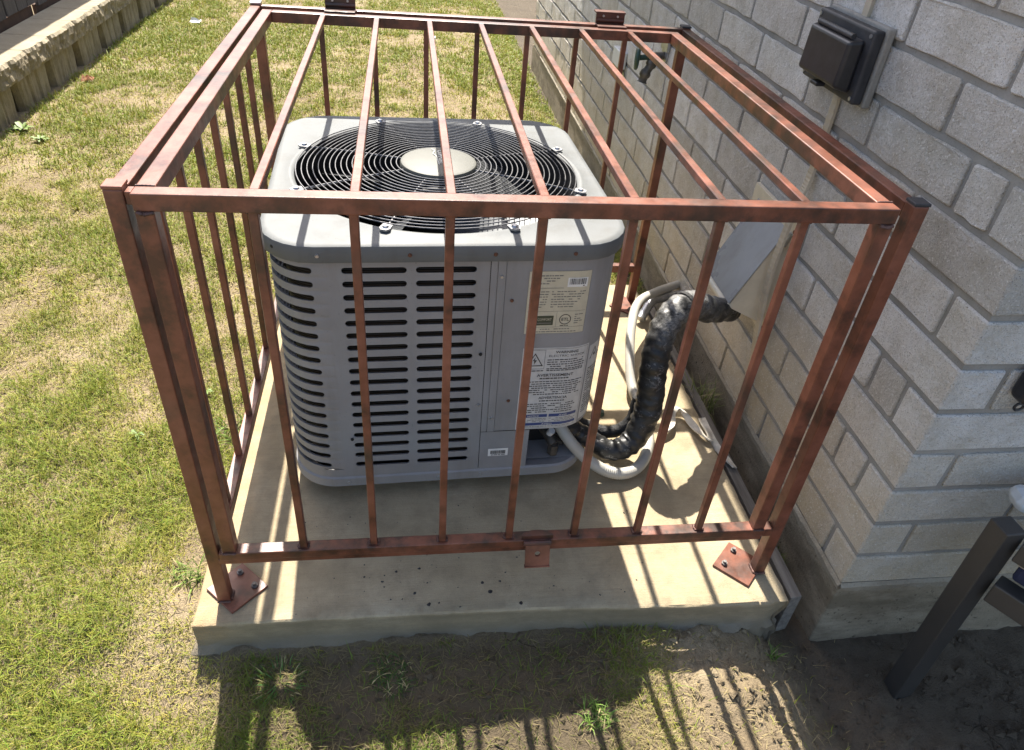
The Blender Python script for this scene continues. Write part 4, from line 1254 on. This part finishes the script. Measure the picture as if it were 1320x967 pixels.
# ------------------------------------------------------------------ line-set hood on the wall
hd = empty('pipe_hood', (XW, 0.72, 0.3))
tag(hd, 'sloping grey metal hood over the pipe entry on the block wall', 'hood')
def hp(mb, name, mat, **kw):
    mb.v = [(x-XW, y-0.72, z-0.3) for x, y, z in mb.v]; return mb.build(name, mat, hd, **kw)
ya, yb = 0.612, 0.800
c = MB()   # sloping top sheet
t0, t1 = (1.362, 0.585), (1.264, 0.3665)
c.hexa([(t1[0], ya-0.004, t1[1]-0.004), (t1[0]+0.004, yb+0.004, t1[1]-0.004), (t0[0], yb+0.004, t0[1]-0.004), (t0[0], ya-0.004, t0[1]-0.004)][::1], [(t1[0]-0.003, ya-0.004, t1[1]), (t1[0], yb+0.004, t1[1]), (t0[0], yb+0.004, t0[1]), (t0[0], ya-0.004, t0[1])])
hp(c, 'sloping_top', M['hood'], bevel=0.001)
for nm, yy in (('side_panel', ya), ('side_panel', yb)):
    c = MB()
    tri = [(1.2675, t1[1]-0.006), (1.362, 0.576), (1.362, 0.305), (1.270, 0.350)]
    vs = [(x, yy-0.001, z) for x, z in tri]+[(x, yy+0.001, z) for x, z in tri]
    c.add(vs, [(0, 1, 2, 3), (7, 6, 5, 4)]+[(k, 4+k, 4+(k+1) % 4, (k+1) % 4) for k in range(4)])
    hp(c, nm, M['hood_beige'])
c = MB(); c.tube([(1.263, ya-0.003, 0.3545), (1.263, yb+0.003, 0.3545)], 0.0105, 12); hp(c, 'rolled_lip', M['lip_cream'], smooth=True)
c = MB(); c.box(1.3625, 1.3745, ya-0.055, yb+0.04, 0.29, 0.615); fl_ = hp(c, 'back_plate', M['hood_beige'], bevel=0.001)
for yy, zz in ((ya-0.040, 0.595), (ya-0.040, 0.31)):
    c = MB(); c.disc((1.3622, yy, zz), 0.006, -0.004, 8, axis='X'); hp(c, 'screw', M['rusty_screw'])
c = MB(); c.hexa([(1.345, ya-0.02, 0.545), (1.362, ya-0.02, 0.545), (1.362, ya-0.003, 0.545), (1.345, ya-0.003, 0.545)], [(1.358, ya-0.035, 0.585), (1.362, ya-0.035, 0.585), (1.362, ya-0.003, 0.585), (1.358, ya-0.003, 0.585)]); hp(c, 'bent_tab', M['galv'])
# ribbed beige strip running down the wall
c = MB()
Q = [(1.3715, 0.605, 0.96), (1.366, 0.596, 0.75), (1.345, 0.580, 0.66), (1.335, 0.577, 0.50), (1.342, 0.573, 0.36), (1.357, 0.566, 0.22), (1.363, 0.560, 0.10), (1.362, 0.553, 0.02)]
Q = spline(Q, 22)
vs, fs = [], []
for i, p_ in enumerate(Q):
    e = 0.0012 if i % 2 else 0.0
    for dx, dy in ((-0.003-e, -0.0115), (-0.003-e, 0.0115), (0.003, 0.0125), (0.003, -0.0125)): vs.append((p_.x+dx, p_.y+dy, p_.z))
for i in range(len(Q)-1):
    for k in range(4): fs.append((4*i+k, 4*i+(k+1) % 4, 4*i+4+(k+1) % 4, 4*i+4+k))
fs += [(0, 1, 2, 3), tuple(4*(len(Q)-1)+k for k in (3, 2, 1, 0))]
c.add(vs, fs)
tag(c.build('cable_strip', M['beige']), 'ribbed beige cable strip running down the wall past the hood', 'conduit')
c = MB(); c.box(1.3665, 1.3755, 0.588, 0.611, 1.079, 1.75)
tag(c.build('cable_strip', M['beige'], bevel=0.001), 'ribbed beige cable strip above the black outlet box', 'conduit')

# ------------------------------------------------------------------ black outlet box
ob = empty('outlet_box', (XW, 0.602, 1.005))
tag(ob, 'black weatherproof outlet box with bulging cover on the block wall', 'outlet box')
def op(mb, name, mat, parent=ob, **kw):
    mb.v = [(x-XW, y-0.602, z-1.005) for x, y, z in mb.v]; return mb.build(name, mat, parent, **kw)
c = MB(); c.box(1.357, 1.3735, 0.476, 0.727, 0.928, 1.084); op(c, 'gasket', M['mortar'], bevel=0.003)
c = MB(); c.box(1.332, 1.3565, 0.482, 0.722, 0.933, 1.078); base = op(c, 'box_base', M['dusty_black'], bevel=0.006, seg=3)
c = MB(); c.hexa([(1.296, 0.508, 0.958), (1.3315, 0.502, 0.950), (1.3315, 0.690, 0.950), (1.296, 0.684, 0.958)], [(1.300, 0.508, 1.050), (1.3315, 0.502, 1.056), (1.3315, 0.690, 1.056), (1.300, 0.684, 1.050)]); cov = op(c, 'cover', M['black_plastic'], bevel=0.007, seg=3)
c = MB(); c.tube([(1.312, 0.52, 1.058), (1.312, 0.672, 1.058)], 0.006, 10); op(c, 'hinge_pin', M['dusty_black'], smooth=True)
c = MB(); c.box(1.300, 1.322, 0.585, 0.615, 0.941, 0.9495); op(c, 'latch', M['black_plastic'], bevel=0.002)
for yy, zz in ((0.492, 1.066), (0.492, 0.944), (0.712, 1.066), (0.712, 0.944)):
    c = MB(); c.disc((1.3318, yy, zz), 0.0042, -0.002, 10, axis='X'); op(c, 'screw', M['screw'])

# ------------------------------------------------------------------ garden tap and white patch further along the wall
tp_ = empty('garden_tap', (XW, 1.83, 0.70))
tag(tp_, 'brass garden tap with green wheel handle on the far wall', 'tap')
def tq(mb, name, mat, **kw): return mb.build(name, mat, tp_, **kw)
c = MB(); c.disc((-0.001, 0, 0), 0.035, -0.006, 16, axis='X'); c.box(-0.012, -0.002, -0.04, 0.04, 0.02, 0.06); tq(c, 'wall_flange', M['galv'])
c = MB(); c.tube([(-0.005, 0, 0.0), (-0.04, 0, -0.003), (-0.062, 0, -0.012)], lambda i, n: 0.014, 12); tq(c, 'tap_body', M['brass'], smooth=True)
c = MB(); c.tube(spline([(-0.045, 0, -0.012), (-0.055, -0.01, -0.035), (-0.072, -0.015, -0.065), (-0.080, -0.018, -0.095)], 5), lambda i, n: 0.016 if i % 6 < 3 else 0.021, 12); tq(c, 'vacuum_breaker', M['brass'], smooth=True)
c = MB(); c.tube([(-0.05, 0.0, -0.006), (-0.105, 0.0, -0.012)], 0.010, 10); tq(c, 'stem', M['green_handle'], smooth=True)
c = MB()
ctr = Vector((-0.108, 0.0, -0.012)); ax = Vector((-1.0, 0.25, 0.0)).normalized(); u_ = ax.cross(Vector((0, 1, 0))).normalized(); w_ = ax.cross(u_)
c.tube([ctr+u_*(0.034*math.cos(2*math.pi*k/20)*(1+0.08*math.cos(5*2*math.pi*k/20)))+w_*(0.034*math.sin(2*math.pi*k/20)) for k in range(20)], 0.008, 8, closed=True)
for k in range(4):
    a = math.pi/4+k*math.pi/2; c.tube([ctr, ctr+u_*(0.03*math.cos(a))+w_*(0.03*math.sin(a))], 0.006, 6)
tq(c, 'wheel_handle', M['green_handle'], smooth=True)
c = MB(); c.box(1.345, 1.3745, 2.33, 2.47, 0.515, 0.585)
wp = c.build('wall_vent', M['white_plastic'], bevel=0.004)
tag(wp, 'white plastic wall plate with yellow foam beneath on the far wall', 'wall vent')
c = MB()
for k in range(9): c.disc((1.372, 2.34+0.016*k, 0.498-0.010*random.random()), 0.015, -0.022, 8, axis='X', r2=0.010)
c.build('foam_seal', M['foam_yellow'], wp, smooth=True)

# ------------------------------------------------------------------ small black fixture with a hook, on the return wall
fx = empty('wall_fixture', (1.57, YW, 0.62))
tag(fx, 'small black rounded box on the return wall at the right edge', 'wall fixture')
c = MB(); c.box(-0.078, 0.08, -0.045, -0.0005, -0.035, 0.035); fo = c.build('housing', M['black_plastic'], fx, bevel=0.014, seg=4)
c = MB(); c.box(-0.05, 0.06, -0.0475, -0.0455, -0.018, 0.016); c.build('face_plate', M['white_plastic'], fx, bevel=0.001)
c = MB()
c.tube([(-0.045+0.009*math.cos(2*math.pi*k/14), -0.012, -0.058+0.008*math.sin(2*math.pi*k/14)) for k in range(14)], 0.0028, 6, closed=True)
c.tube([(-0.036, -0.012, -0.046), (-0.036, -0.012, -0.062)], 0.0028, 6); c.tube([(-0.036, -0.012, -0.046), (-0.01, -0.012, -0.047)], 0.0028, 6)
c.build('hook', M['black_plastic'], fx, smooth=True)

# ------------------------------------------------------------------ dark metal bench, mostly outside the picture
bn = empty('patio_bench', (1.55, -0.21, -0.2))
tag(bn, 'dark grey metal patio bench leg with navy cushion at the lower right', 'bench')
def leg(bx, by, tx, ty, z0, z1):
    s_ = 0.0225; u = Vector((0.995, 0.06)); v_ = Vector((-0.06, 0.995))
    def q(cx, cy, z): return [(cx+u.x*a*s_+v_.x*b_*s_-1.55, cy+u.y*a*s_+v_.y*b_*s_+0.21, z+0.2) for a, b_ in ((-1, -1), (1, -1), (1, 1), (-1, 1))]
    c = MB(); c.hexa(q(bx, by, z0), q(tx, ty, z1)); c.build('leg', M['grey_metal'], bn, bevel=0.003)
leg(1.534, -0.195, 1.512, -0.196, -0.212, 0.380)
leg(1.80, -0.62, 1.785, -0.61, -0.212, 0.380)
def bar_(a, b_, w, h, name, mat, bev=0.003):
    a, b_ = Vector(a), Vector(b_); d = (b_-a).normalized(); sd = Vector((d.y, -d.x, 0)).normalized()*w/2; up = Vector((0, 0, h/2))
    c = MB()
    o_ = Vector((1.55, -0.21, -0.2))
    c.hexa([a-sd-up-o_, b_-sd-up-o_, b_+sd-up-o_, a+sd-up-o_], [a-sd+up-o_, b_-sd+up-o_, b_+sd+up-o_, a+sd+up-o_])
    return c.build(name, M[mat], bn, bevel=bev)
bar_((1.535, -0.222, 0.345), (1.775, -0.60, 0.345), 0.040, 0.045, 'arm_rail', 'grey_metal')
bar_((1.540, -0.222, 0.225), (1.785, -0.60, 0.225), 0.040, 0.050, 'seat_rail', 'grey_metal')
bar_((1.575, -0.215, 0.278), (1.82, -0.60, 0.278), 0.05, 0.040, 'cushion', 'navy', 0.008)
bar_((1.565, -0.215, 0.311), (1.81, -0.60, 0.311), 0.05, 0.018, 'slat', 'tan_board')
bar_((1.575, -0.125, 0.375), (1.90, -0.19, 0.375), 0.06, 0.04, 'arm_pad', 'white_plastic', 0.018)

# ------------------------------------------------------------------ low retaining wall
RW = empty('retaining_wall', (-1.63, 4.0, -0.08))
tag(RW, 'low tan retaining wall of spaced fluted blocks under a rough cap course', 'retaining wall')
def rpart(mb, name, mat, **kw):
    mb.v = [(x+1.63, y-4.0, z+0.08) for x, y, z in mb.v]; return mb.build(name, mat, RW, **kw)
y = 1.04
while y < 9.0:
    w = random.uniform(0.385, 0.41)
    c = MB()
    # fluted face: three lobes with grooves between
    prof_ = []
    n_ = 24
    fl1, fl2 = random.uniform(0.28, 0.36), random.uniform(0.58, 0.70)
    for k in range(n_+1):
        t = k/n_
        d = 0.0
        for f_ in (fl1, fl2): d += 0.012*math.exp(-((t-f_)/0.018)**2)
        d += 0.04*max(0, (0.07-t)/0.07)**2+0.04*max(0, (t-0.93)/0.07)**2
        prof_.append((d+random.uniform(-0.002, 0.002), t))
    vs, fs = [], []
    zs = (-0.16, -0.05, 0.02, 0.085)
    for zi, zz in enumerate(zs):
        sh = 1.0-(0.16 if zi == 0 else 0.10 if zi == 1 else 0.04 if zi == 2 else 0.0)*0.5
        for d, t in prof_:
            vs.append((-1.628-d+random.uniform(-0.0025, 0.0025), y+w/2+(t-0.5)*w*sh, zz))
    m_ = n_+1
    for zi in range(3):
        for k in range(n_): fs.append((zi*m_+k, zi*m_+k+1, (zi+1)*m_+k+1, (zi+1)*m_+k))
    b0 = len(vs)
    for zz in zs[::3]:
        vs += [(-1.80, y+0.06, zz), (-1.80, y+w-0.06, zz)]
    fs += [(0, 3*m_, b0+2, b0), (n_, b0+1, b0+3, 3*m_+n_), (b0, b0+2, b0+3, b0+1), tuple(3*m_+k for k in range(m_))+(b0+3, b0+2)]
    c.add(vs, fs); rpart(c, 'block', M['retain'])
    y += w+random.uniform(0.05, 0.065)
y = 0.92; alt = 0
while y < 9.0:
    w = (0.385, 0.315)[alt % 2]; alt += 1
    c = MB()
    n_, mz = 30, 6
    vs, fs = [], []
    for j in range(mz+1):
        zz = 0.095+0.103*j/mz
        for k in range(n_+1):
            t = k/n_
            e = max(0, j-(mz-1))
            dx = (fbm(np.array([(y+t*w)*26]), np.array([zz*34]), 31, 4)[0]-0.5)*0.042+random.uniform(-0.004, 0.004)
            if j == 0: dx *= 0.5
            endr = 0.012*(max(0, 0.05-t)/0.05+max(0, t-0.95)/0.05)
            vs.append((-1.592-dx*0.8-endr-0.012*e, y+0.002+t*(w-0.004), zz+(fbm(np.array([(y+t*w)*14]), np.array([3.]), 37)[0]-0.5)*0.005*(j == mz)-0.001*e))
    m_ = n_+1
    for j in range(mz):
        for k in range(n_): fs.append((j*m_+k, j*m_+k+1, (j+1)*m_+k+1, (j+1)*m_+k))
    b0 = len(vs)
    for zz in (0.095, 0.200):
        for k in range(n_+1): vs.append((-1.85, y+0.002+k/n_*(w-0.004), zz))
    for k in range(n_):
        fs.append((mz*m_+k, mz*m_+k+1, b0+m_+k+1, b0+m_+k)); fs.append((k, b0+k, b0+k+1, k+1)); fs.append((b0+k, b0+m_+k, b0+m_+k+1, b0+k+1))
    fs += [tuple(j*m_ for j in range(mz+1))+(b0+m_, b0), tuple(j*m_+n_ for j in range(mz, -1, -1))+(b0+n_, b0+m_+n_)]
    c.add(vs, fs); c.mi = [1 if i < (mz-1)*n_ else 0 for i in range(len(fs))]; rpart(c, 'cap_block', [M['cap'], M['retain']])
    y += w+0.001

# ------------------------------------------------------------------ wooden fence
FN = empty('wooden_fence', (-1.87, 4.0, 0.15))
tag(FN, 'dark weathered wooden fence above the low block wall', 'fence')
def fpart(mb, name, mat, **kw):
    mb.v = [(x+1.87, y-4.0, z-0.15) for x, y, z in mb.v]; return mb.build(name, mat, FN, **kw)
y = 0.6
while y < 10.0:
    w = random.uniform(0.135, 0.142); c = MB(); dz = random.uniform(0.0, 0.03); dx = random.uniform(-0.004, 0.004)
    c.box(-1.885+dx, -1.868+dx, y, y+w, 0.225+dz, 2.02+random.uniform(-.01, .01)); fpart(c, 'picket', M['wood'], bevel=0.002)
    y += w+random.uniform(0.003, 0.009)
for z in (0.95, 1.75):
    c = MB(); c.box(-1.866, -1.780, 0.6, 10.0, z, z+0.042); fpart(c, 'rail', M['wood'])  # unseen rails, added proud of the pickets to widen their shadow on the cap
y = 0.6
while y < 10:
    w = random.uniform(0.5, 1.1); c = MB(); h_ = random.uniform(-0.02, 0.0)
    c.box(-1.905, -1.888, y, y+w-0.05, 0.10, 0.245+h_); fpart(c, 'kick_board', M['kick']); y += w

# ------------------------------------------------------------------ grass
def blades(name, N_, xy, length, width, lean, tint, mat, curl=0.5, seed=1, lift=0.0, nseg=3):
    """one mesh of thin curved blades; xy (N,2), others arrays (N,)"""
    g_ = np.random.default_rng(seed)
    n = len(xy)
    az = g_.uniform(0, 2*np.pi, n)
    base = np.stack([xy[:, 0], xy[:, 1], rough_h(xy[:, 0], xy[:, 1])-0.002+lift], 1)
    d = np.stack([np.cos(az), np.sin(az)], 1); sd = np.stack([-np.sin(az), np.cos(az)], 1)
    tw = g_.uniform(-0.8, 0.8, n)
    rows = []
    wid = [1.0, 0.85, 0.55] if nseg == 3 else [1.0, 0.7]
    p_ = base.copy(); ang = lean.copy()
    side0 = np.concatenate([sd*np.cos(tw)[:, None], np.sin(tw)[:, None]*0.6], 1)
    for s_ in range(nseg):
        w = width*wid[s_]/2
        rows.append(p_-side0*w[:, None]); rows.append(p_+side0*w[:, None])
        L = length/nseg
        step = np.concatenate([d*(np.sin(ang)*L)[:, None], (np.cos(ang)*L)[:, None]], 1)
        p_ = p_+step
        ang = ang+curl*g_.uniform(0.3, 1.2, n)
    rows.append(p_)
    k = 2*nseg+1
    V = np.stack(rows, 1).reshape(-1, 3)
    o = (np.arange(n)*k)[:, None]
    tri = []
    for s_ in range(nseg-1):
        a = 2*s_
        tri += [o+np.array([[a, a+1, a+3]]), o+np.array([[a, a+3, a+2]])]
    a = 2*(nseg-1)
    tri.append(o+np.array([[a, a+1, a+2]]))
    T_ = np.concatenate(tri, 0)
    me = bpy.data.meshes.new(name)
    me.vertices.add(len(V)); me.vertices.foreach_set('co', V.ravel())
    me.loops.add(T_.size); me.loops.foreach_set('vertex_index', T_.ravel())
    me.polygons.add(len(T_)); me.polygons.foreach_set('loop_start', np.arange(len(T_))*3)
    me.update(calc_edges=True)
    at = me.color_attributes.new('tint', 'FLOAT_COLOR', 'POINT')
    C_ = np.ones((n, k, 4)); C_[:, :, :3] = tint[:, None, :]
    at.data.foreach_set('color', C_.ravel())
    ob_ = link(name, me, mat)
    return ob_

def lawn_mask(x, y):
    """0 bare .. 1 full lawn"""
    m_ = np.ones_like(x)
    on_slab = (x > PX0-0.004) & (x < PX1+0.005) & (y > PYF-0.008) & (y < PYB+0.005)
    m_ = np.where(on_slab, 0, m_)
    m_ = np.where(x > XW-0.012, np.where(y < YW-0.01, m_, 0), m_)
    m_ = np.where(x < -1.615, 0, m_)
    gap = (x > PX1) & (x < XW) & (y > -0.06) & (y < PYB)
    m_ = np.where(gap, 0.0, m_)
    front = sst(0.03, -0.02, y)
    m_ = m_*(1-front*sst(0.80, 1.02, x)*0.985)
    m_ = m_*(1-front*sst(0.02, 0.3, x)*sst(0.95, 0.75, x)*(0.45+0.45*(fbm(x*7, y*7, 55, 2) < 0.52)))
    # trampled dirt strip left of the slab
    m_ = m_*(1-0.85*np.exp(-((x+0.085)/0.05)**2)*sst(-0.02, 0.05, y)*sst(0.55, 0.3, y)*fbm(x*14, y*14, 77)*1.5)
    return np.clip(m_, 0, 1)
def scatter(n, x0, x1, y0, y1, g_):
    x = g_.uniform(x0, x1, n); y = g_.uniform(y0, y1, n)
    return x, y
def sample(zones, seed):
    g_ = np.random.default_rng(seed); xs, ys, ds = [], [], []
    for (x0, x1, y0, y1, dens, ws) in zones:
        n = int((x1-x0)*(y1-y0)*dens)
        x, y = scatter(n, x0, x1, y0, y1, g_)
        xs.append(x); ys.append(y); ds.append(np.full(n, ws))
    return np.concatenate(xs), np.concatenate(ys), np.concatenate(ds), g_
# near strip first, then further and further rows: fewer but broader blades
Z_GREEN = [(-1.15, 1.35, -0.52, 0.35, 72000, 0.75), (-1.35, 0.1, 0.35, 1.3, 50000, 0.9), (-1.62, 0.1, 1.3, 2.4, 30000, 1.3), (0.0, 1.37, 1.3, 2.4, 30000, 1.3), (-1.62, 1.37, 2.4, 4.0, 17000, 1.9), (-1.62, 1.7, 4.0, 8.5, 11000, 2.7)]
x, y, ws, g_ = sample(Z_GREEN, 5)
patch = fbm(x*2.3, y*2.3, 41, 4); fine_ = fbm(x*13, y*13, 43, 3)
gr = np.clip((patch-0.5)*2.4+(fine_-0.5)*2.2+0.78, 0, 1)
keep = (g_.uniform(0, 1, len(x)) < lawn_mask(x, y)*(0.28+0.72*gr))
x, y, ws, gr, fine_ = x[keep], y[keep], ws[keep], gr[keep], fine_[keep]
n = len(x)
len_ = g_.uniform(0.012, 0.030, n)*(0.70+0.5*gr)*(0.62+0.85*fbm(x*11, y*11, 91, 2)**1.3)*1.15*np.where(g_.uniform(0, 1, n) < 0.06, 1.8, 1.0)
wd = g_.uniform(0.0016, 0.0032, n)*ws
green_ = np.stack([0.150+0.08*g_.uniform(0, 1, n), 0.195+0.07*g_.uniform(0, 1, n), 0.024+0.02*g_.uniform(0, 1, n)], 1)
yel = np.stack([0.31+0.10*g_.uniform(0, 1, n), 0.290+0.08*g_.uniform(0, 1, n), 0.050+0.035*g_.uniform(0, 1, n)], 1)
tmix = np.clip(1-gr*0.85+g_.normal(0, 0.25, n), 0, 1)[:, None]
tint = green_*(1-tmix)+yel*tmix
shade_mix = (sst(-0.03, -0.10, y)*sst(-0.05, 0.1, x)*sst(0.95, 0.8, x))[:, None]      # shade before the slab, put into the grass colour
tint = tint*(1-shade_mix)+tint*np.array([[0.50, 0.60, 0.55]])*shade_mix
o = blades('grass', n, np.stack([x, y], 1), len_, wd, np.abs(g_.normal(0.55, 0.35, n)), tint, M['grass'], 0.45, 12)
tag(o, 'short green and yellowing lawn grass on the left and behind', 'grass', kind='stuff')
n_green = n
Z_DRY = [(0.0, 1.0, -0.46, -0.065, 17000, 0.85), (0.8, 1.3, -0.46, -0.1, 9000, 0.8), (-1.15, 1.45, -0.52, 0.35, 15000, 0.75), (-1.35, 0.1, 0.35, 1.3, 10000, 0.9), (-1.62, 0.1, 1.3, 2.4, 7000, 1.4), (0.0, 1.37, 1.3, 2.4, 7000, 1.4), (-1.62, 1.37, 2.4, 4.0, 2400, 1.9), (-1.62, 1.7, 4.0, 8.5, 1200, 2.6)]
x, y, ws, g_ = sample(Z_DRY, 6)
lm = lawn_mask(x, y)
patch = fbm(x*2.3, y*2.3, 41, 4)
keep = g_.uniform(0, 1, len(x)) < np.maximum(lm*np.where((y < -0.05) & (x > 0.0), 2.4, 1.0), 0.13*((y < -0.06) & (x < 1.35)))*np.clip(1.15-(patch-0.5)*1.6, 0.3, 1)
x, y, ws = x[keep], y[keep], ws[keep]
n = len(x)
a_ = g_.uniform(0, 1, (n, 1))
straw = np.array([[0.42, 0.34, 0.17]])*a_+np.array([[0.28, 0.225, 0.10]])*(1-a_)
straw = straw*g_.uniform(0.8, 1.1, (n, 1))
shade_mix = (sst(-0.03, -0.10, y)*sst(-0.05, 0.1, x)*sst(0.95, 0.8, x))[:, None]
straw = straw*(1-shade_mix*0.45)  # straw darkened too, the strip's shade put into its colour
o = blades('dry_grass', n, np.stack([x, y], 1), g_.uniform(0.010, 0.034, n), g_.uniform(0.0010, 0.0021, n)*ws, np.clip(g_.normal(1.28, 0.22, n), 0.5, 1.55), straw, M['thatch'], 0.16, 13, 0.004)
tag(o, 'dead straw coloured thatch lying between the green blades', 'dry grass', kind='stuff')
# crumbs of soil
c_xy = []
g_ = np.random.default_rng(9)
V_, F_ = [], []
for k in range(1700):
    if k < 1360: x_, y_ = g_.uniform(0.7, 1.9), g_.uniform(-0.42, -0.07)
    elif k < 760: x_, y_ = g_.uniform(-0.16, -0.055), g_.uniform(0.0, 0.5)
    else: x_, y_ = g_.uniform(0.0, 1.2), g_.uniform(-0.3, -0.075)
    if x_ > XW-0.01 and y_ > YW-0.012: continue
    r_ = abs(g_.normal(0, 0.0032))+0.0014+(g_.uniform(0.003, 0.008) if k % 23 == 0 else 0)
    z_ = float(rough_h(np.array([x_]), np.array([y_]))[0])+r_*0.4
    b0 = len(V_)
    for d in ((1, 0, 0), (-1, 0, 0), (0, 1, 0), (0, -1, 0), (0, 0, 0.8), (0, 0, -0.8)):
        q = g_.uniform(0.6, 1.2)*r_; V_.append((x_+d[0]*q+g_.normal(0, r_*.2), y_+d[1]*q+g_.normal(0, r_*.2), z_+d[2]*q))
    F_ += [(b0+4, b0, b0+2), (b0+4, b0+2, b0+1), (b0+4, b0+1, b0+3), (b0+4, b0+3, b0), (b0+5, b0+2, b0), (b0+5, b0+1, b0+2), (b0+5, b0+3, b0+1), (b0+5, b0, b0+3)]
c = MB(); c.add(V_, F_); tag(c.build('soil_crumbs', M['soil']), 'small crumbs of dry soil around the slab', 'soil', kind='stuff')
# tufts: each a plant of its own
def tuft(x_, y_, n, L, w, col, lean, label, spread=0.03, cat='grass tuft', zoff=0.0, group=None):
    g2 = np.random.default_rng(int(abs(x_*1000+y_*777))+3)
    th = g2.uniform(0, 6.28, n); rr_ = spread*np.sqrt(g2.uniform(0, 1, n))
    xy = np.stack([x_+rr_*np.cos(th), y_+rr_*np.sin(th)], 1)
    col = np.array(col)[None, :]*g2.uniform(0.7, 1.25, (n, 1))
    col = np.where(g2.uniform(0, 1, (n, 1)) < 0.25, np.array([[0.42, 0.35, 0.18]])*g2.uniform(0.7, 1.1, (n, 1)), col)
    o = blades('grass_tuft', n, xy, g2.uniform(0.5, 1.15, n)*L, g2.uniform(0.7, 1.3, n)*w, np.abs(g2.normal(lean, 0.3, n)), col, M['grass'], 0.5, 31, zoff)
    tag(o, label, cat, group)
tuft(1.322, 0.70, 90, 0.115, 0.0030, (0.20, 0.24, 0.07), 0.5, 'tall pale grass tuft growing between slab and wall under the hood', 0.045, zoff=0.06)
tuft(1.335, 0.14, 60, 0.05, 0.0025, (0.15, 0.20, 0.05), 0.5, 'thin green grass growing at the wall foot behind the right cage post', 0.05, zoff=0.03)
tuft(0.775, -0.262, 130, 0.038, 0.0030, (0.15, 0.24, 0.05), 0.6, 'bright green tuft in the sunlit strip in front of the slab', 0.03)
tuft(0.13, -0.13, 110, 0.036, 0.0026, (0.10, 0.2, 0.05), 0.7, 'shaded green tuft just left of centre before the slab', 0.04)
tuft(0.36, -0.14, 170, 0.034, 0.0028, (0.07, 0.12, 0.03), 0.7, 'green tuft coloured darker for the shade before the slab middle', 0.045)  # shade put into this tuft's green
tuft(-0.10, 0.13, 70, 0.055, 0.003, (0.16, 0.24, 0.05), 0.6, 'green tuft at the left slab edge near the front foot plate', 0.035)
tuft(-0.075, 0.62, 90, 0.065, 0.0035, (0.14, 0.22, 0.045), 0.6, 'leafy green tuft against the left slab edge by the third side bar', 0.05)
tuft(1.235, -0.125, 26, 0.045, 0.0028, (0.16, 0.26, 0.05), 0.4, 'tiny green sprout on bare soil beside the house corner', 0.010)
# broad-leaved weeds
def weed(x_, y_, r_, label, n=11, group=None):
    z_ = float(rough_h(np.array([x_]), np.array([y_]))[0])+0.012
    c = MB()
    rw = random.Random(int(x_*991+y_*313))
    for k in range(n):
        a = 2*math.pi*k/n*1.618*2+rw.uniform(-.3, .3); L = r_*rw.uniform(0.6, 1.1); w = L*rw.uniform(0.26, 0.4); el = rw.uniform(0.1, 0.7)
        d = Vector((math.cos(a)*math.cos(el), math.sin(a)*math.cos(el), math.sin(el))); s_ = Vector((-math.sin(a), math.cos(a), 0)); dn = Vector((0, 0, -1))
        o_ = Vector((x_, y_, z_))
        P_ = [o_, o_+d*L*0.35+s_*w*0.5, o_+d*L*0.7+s_*w*0.45+dn*L*0.06, o_+d*L+dn*L*0.22, o_+d*L*0.7-s_*w*0.45+dn*L*0.06, o_+d*L*0.35-s_*w*0.5, o_+d*L*0.35+dn*L*0.05, o_+d*L*0.7+dn*L*0.10]
        c.add(P_, [(0, 1, 6), (1, 2, 7, 6), (2, 3, 7), (3, 4, 7), (4, 5, 6, 7), (5, 0, 6)])
    tag(c.build('weed', M['weed'], smooth=True), label, 'weed', group)
for x_, y_, r_, wl in ((-0.34, 0.61, 0.026, 'small pale weed in the open lawn left of the cage side'),
                       (-0.20, 0.80, 0.034, 'broad-leaved weed in the lawn just beyond the cage side bars')):
    weed(x_, y_, r_, wl, 7)
weed(-1.54, 2.99, 0.075, 'large pale green weed at the foot of the retaining wall', 16)
weed(-1.40, 2.84, 0.055, 'second green weed in the lawn just in front of the retaining wall', 14)
# litter
def scrap(x_, y_, s_, label, mat, name, cat):
    z_ = float(rough_h(np.array([x_]), np.array([y_]))[0])+0.025
    rw = random.Random(int(x_*100+y_*37)); c = MB()
    g3 = [[(x_+(i-1.5)*s_/3, y_+(j-1.5)*s_/3+rw.uniform(-.2, .2)*s_, z_+rw.uniform(-.25, .35)*s_) for i in range(4)] for j in range(4)]
    c.add([p_ for r_ in g3 for p_ in r_], [(j*4+i, j*4+i+1, j*4+i+5, j*4+i+4) for i in range(3) for j in range(3)])
    tag(c.build(name, mat), label, cat)
scrap(-1.22, 5.45, 0.07, 'white scrap of paper on the lawn by the retaining wall', M['paper'], 'paper_scrap', 'litter')
scrap(0.62, 5.25, 0.045, 'tiny white scrap on the lawn behind the cage', M['paper'], 'paper_scrap', 'litter')
scrap(-1.50, 3.85, 0.06, 'reddish dead leaf at the foot of the retaining wall', M['leaf_brown'], 'dead_leaf', 'leaf')
print('blades', n_green, n)
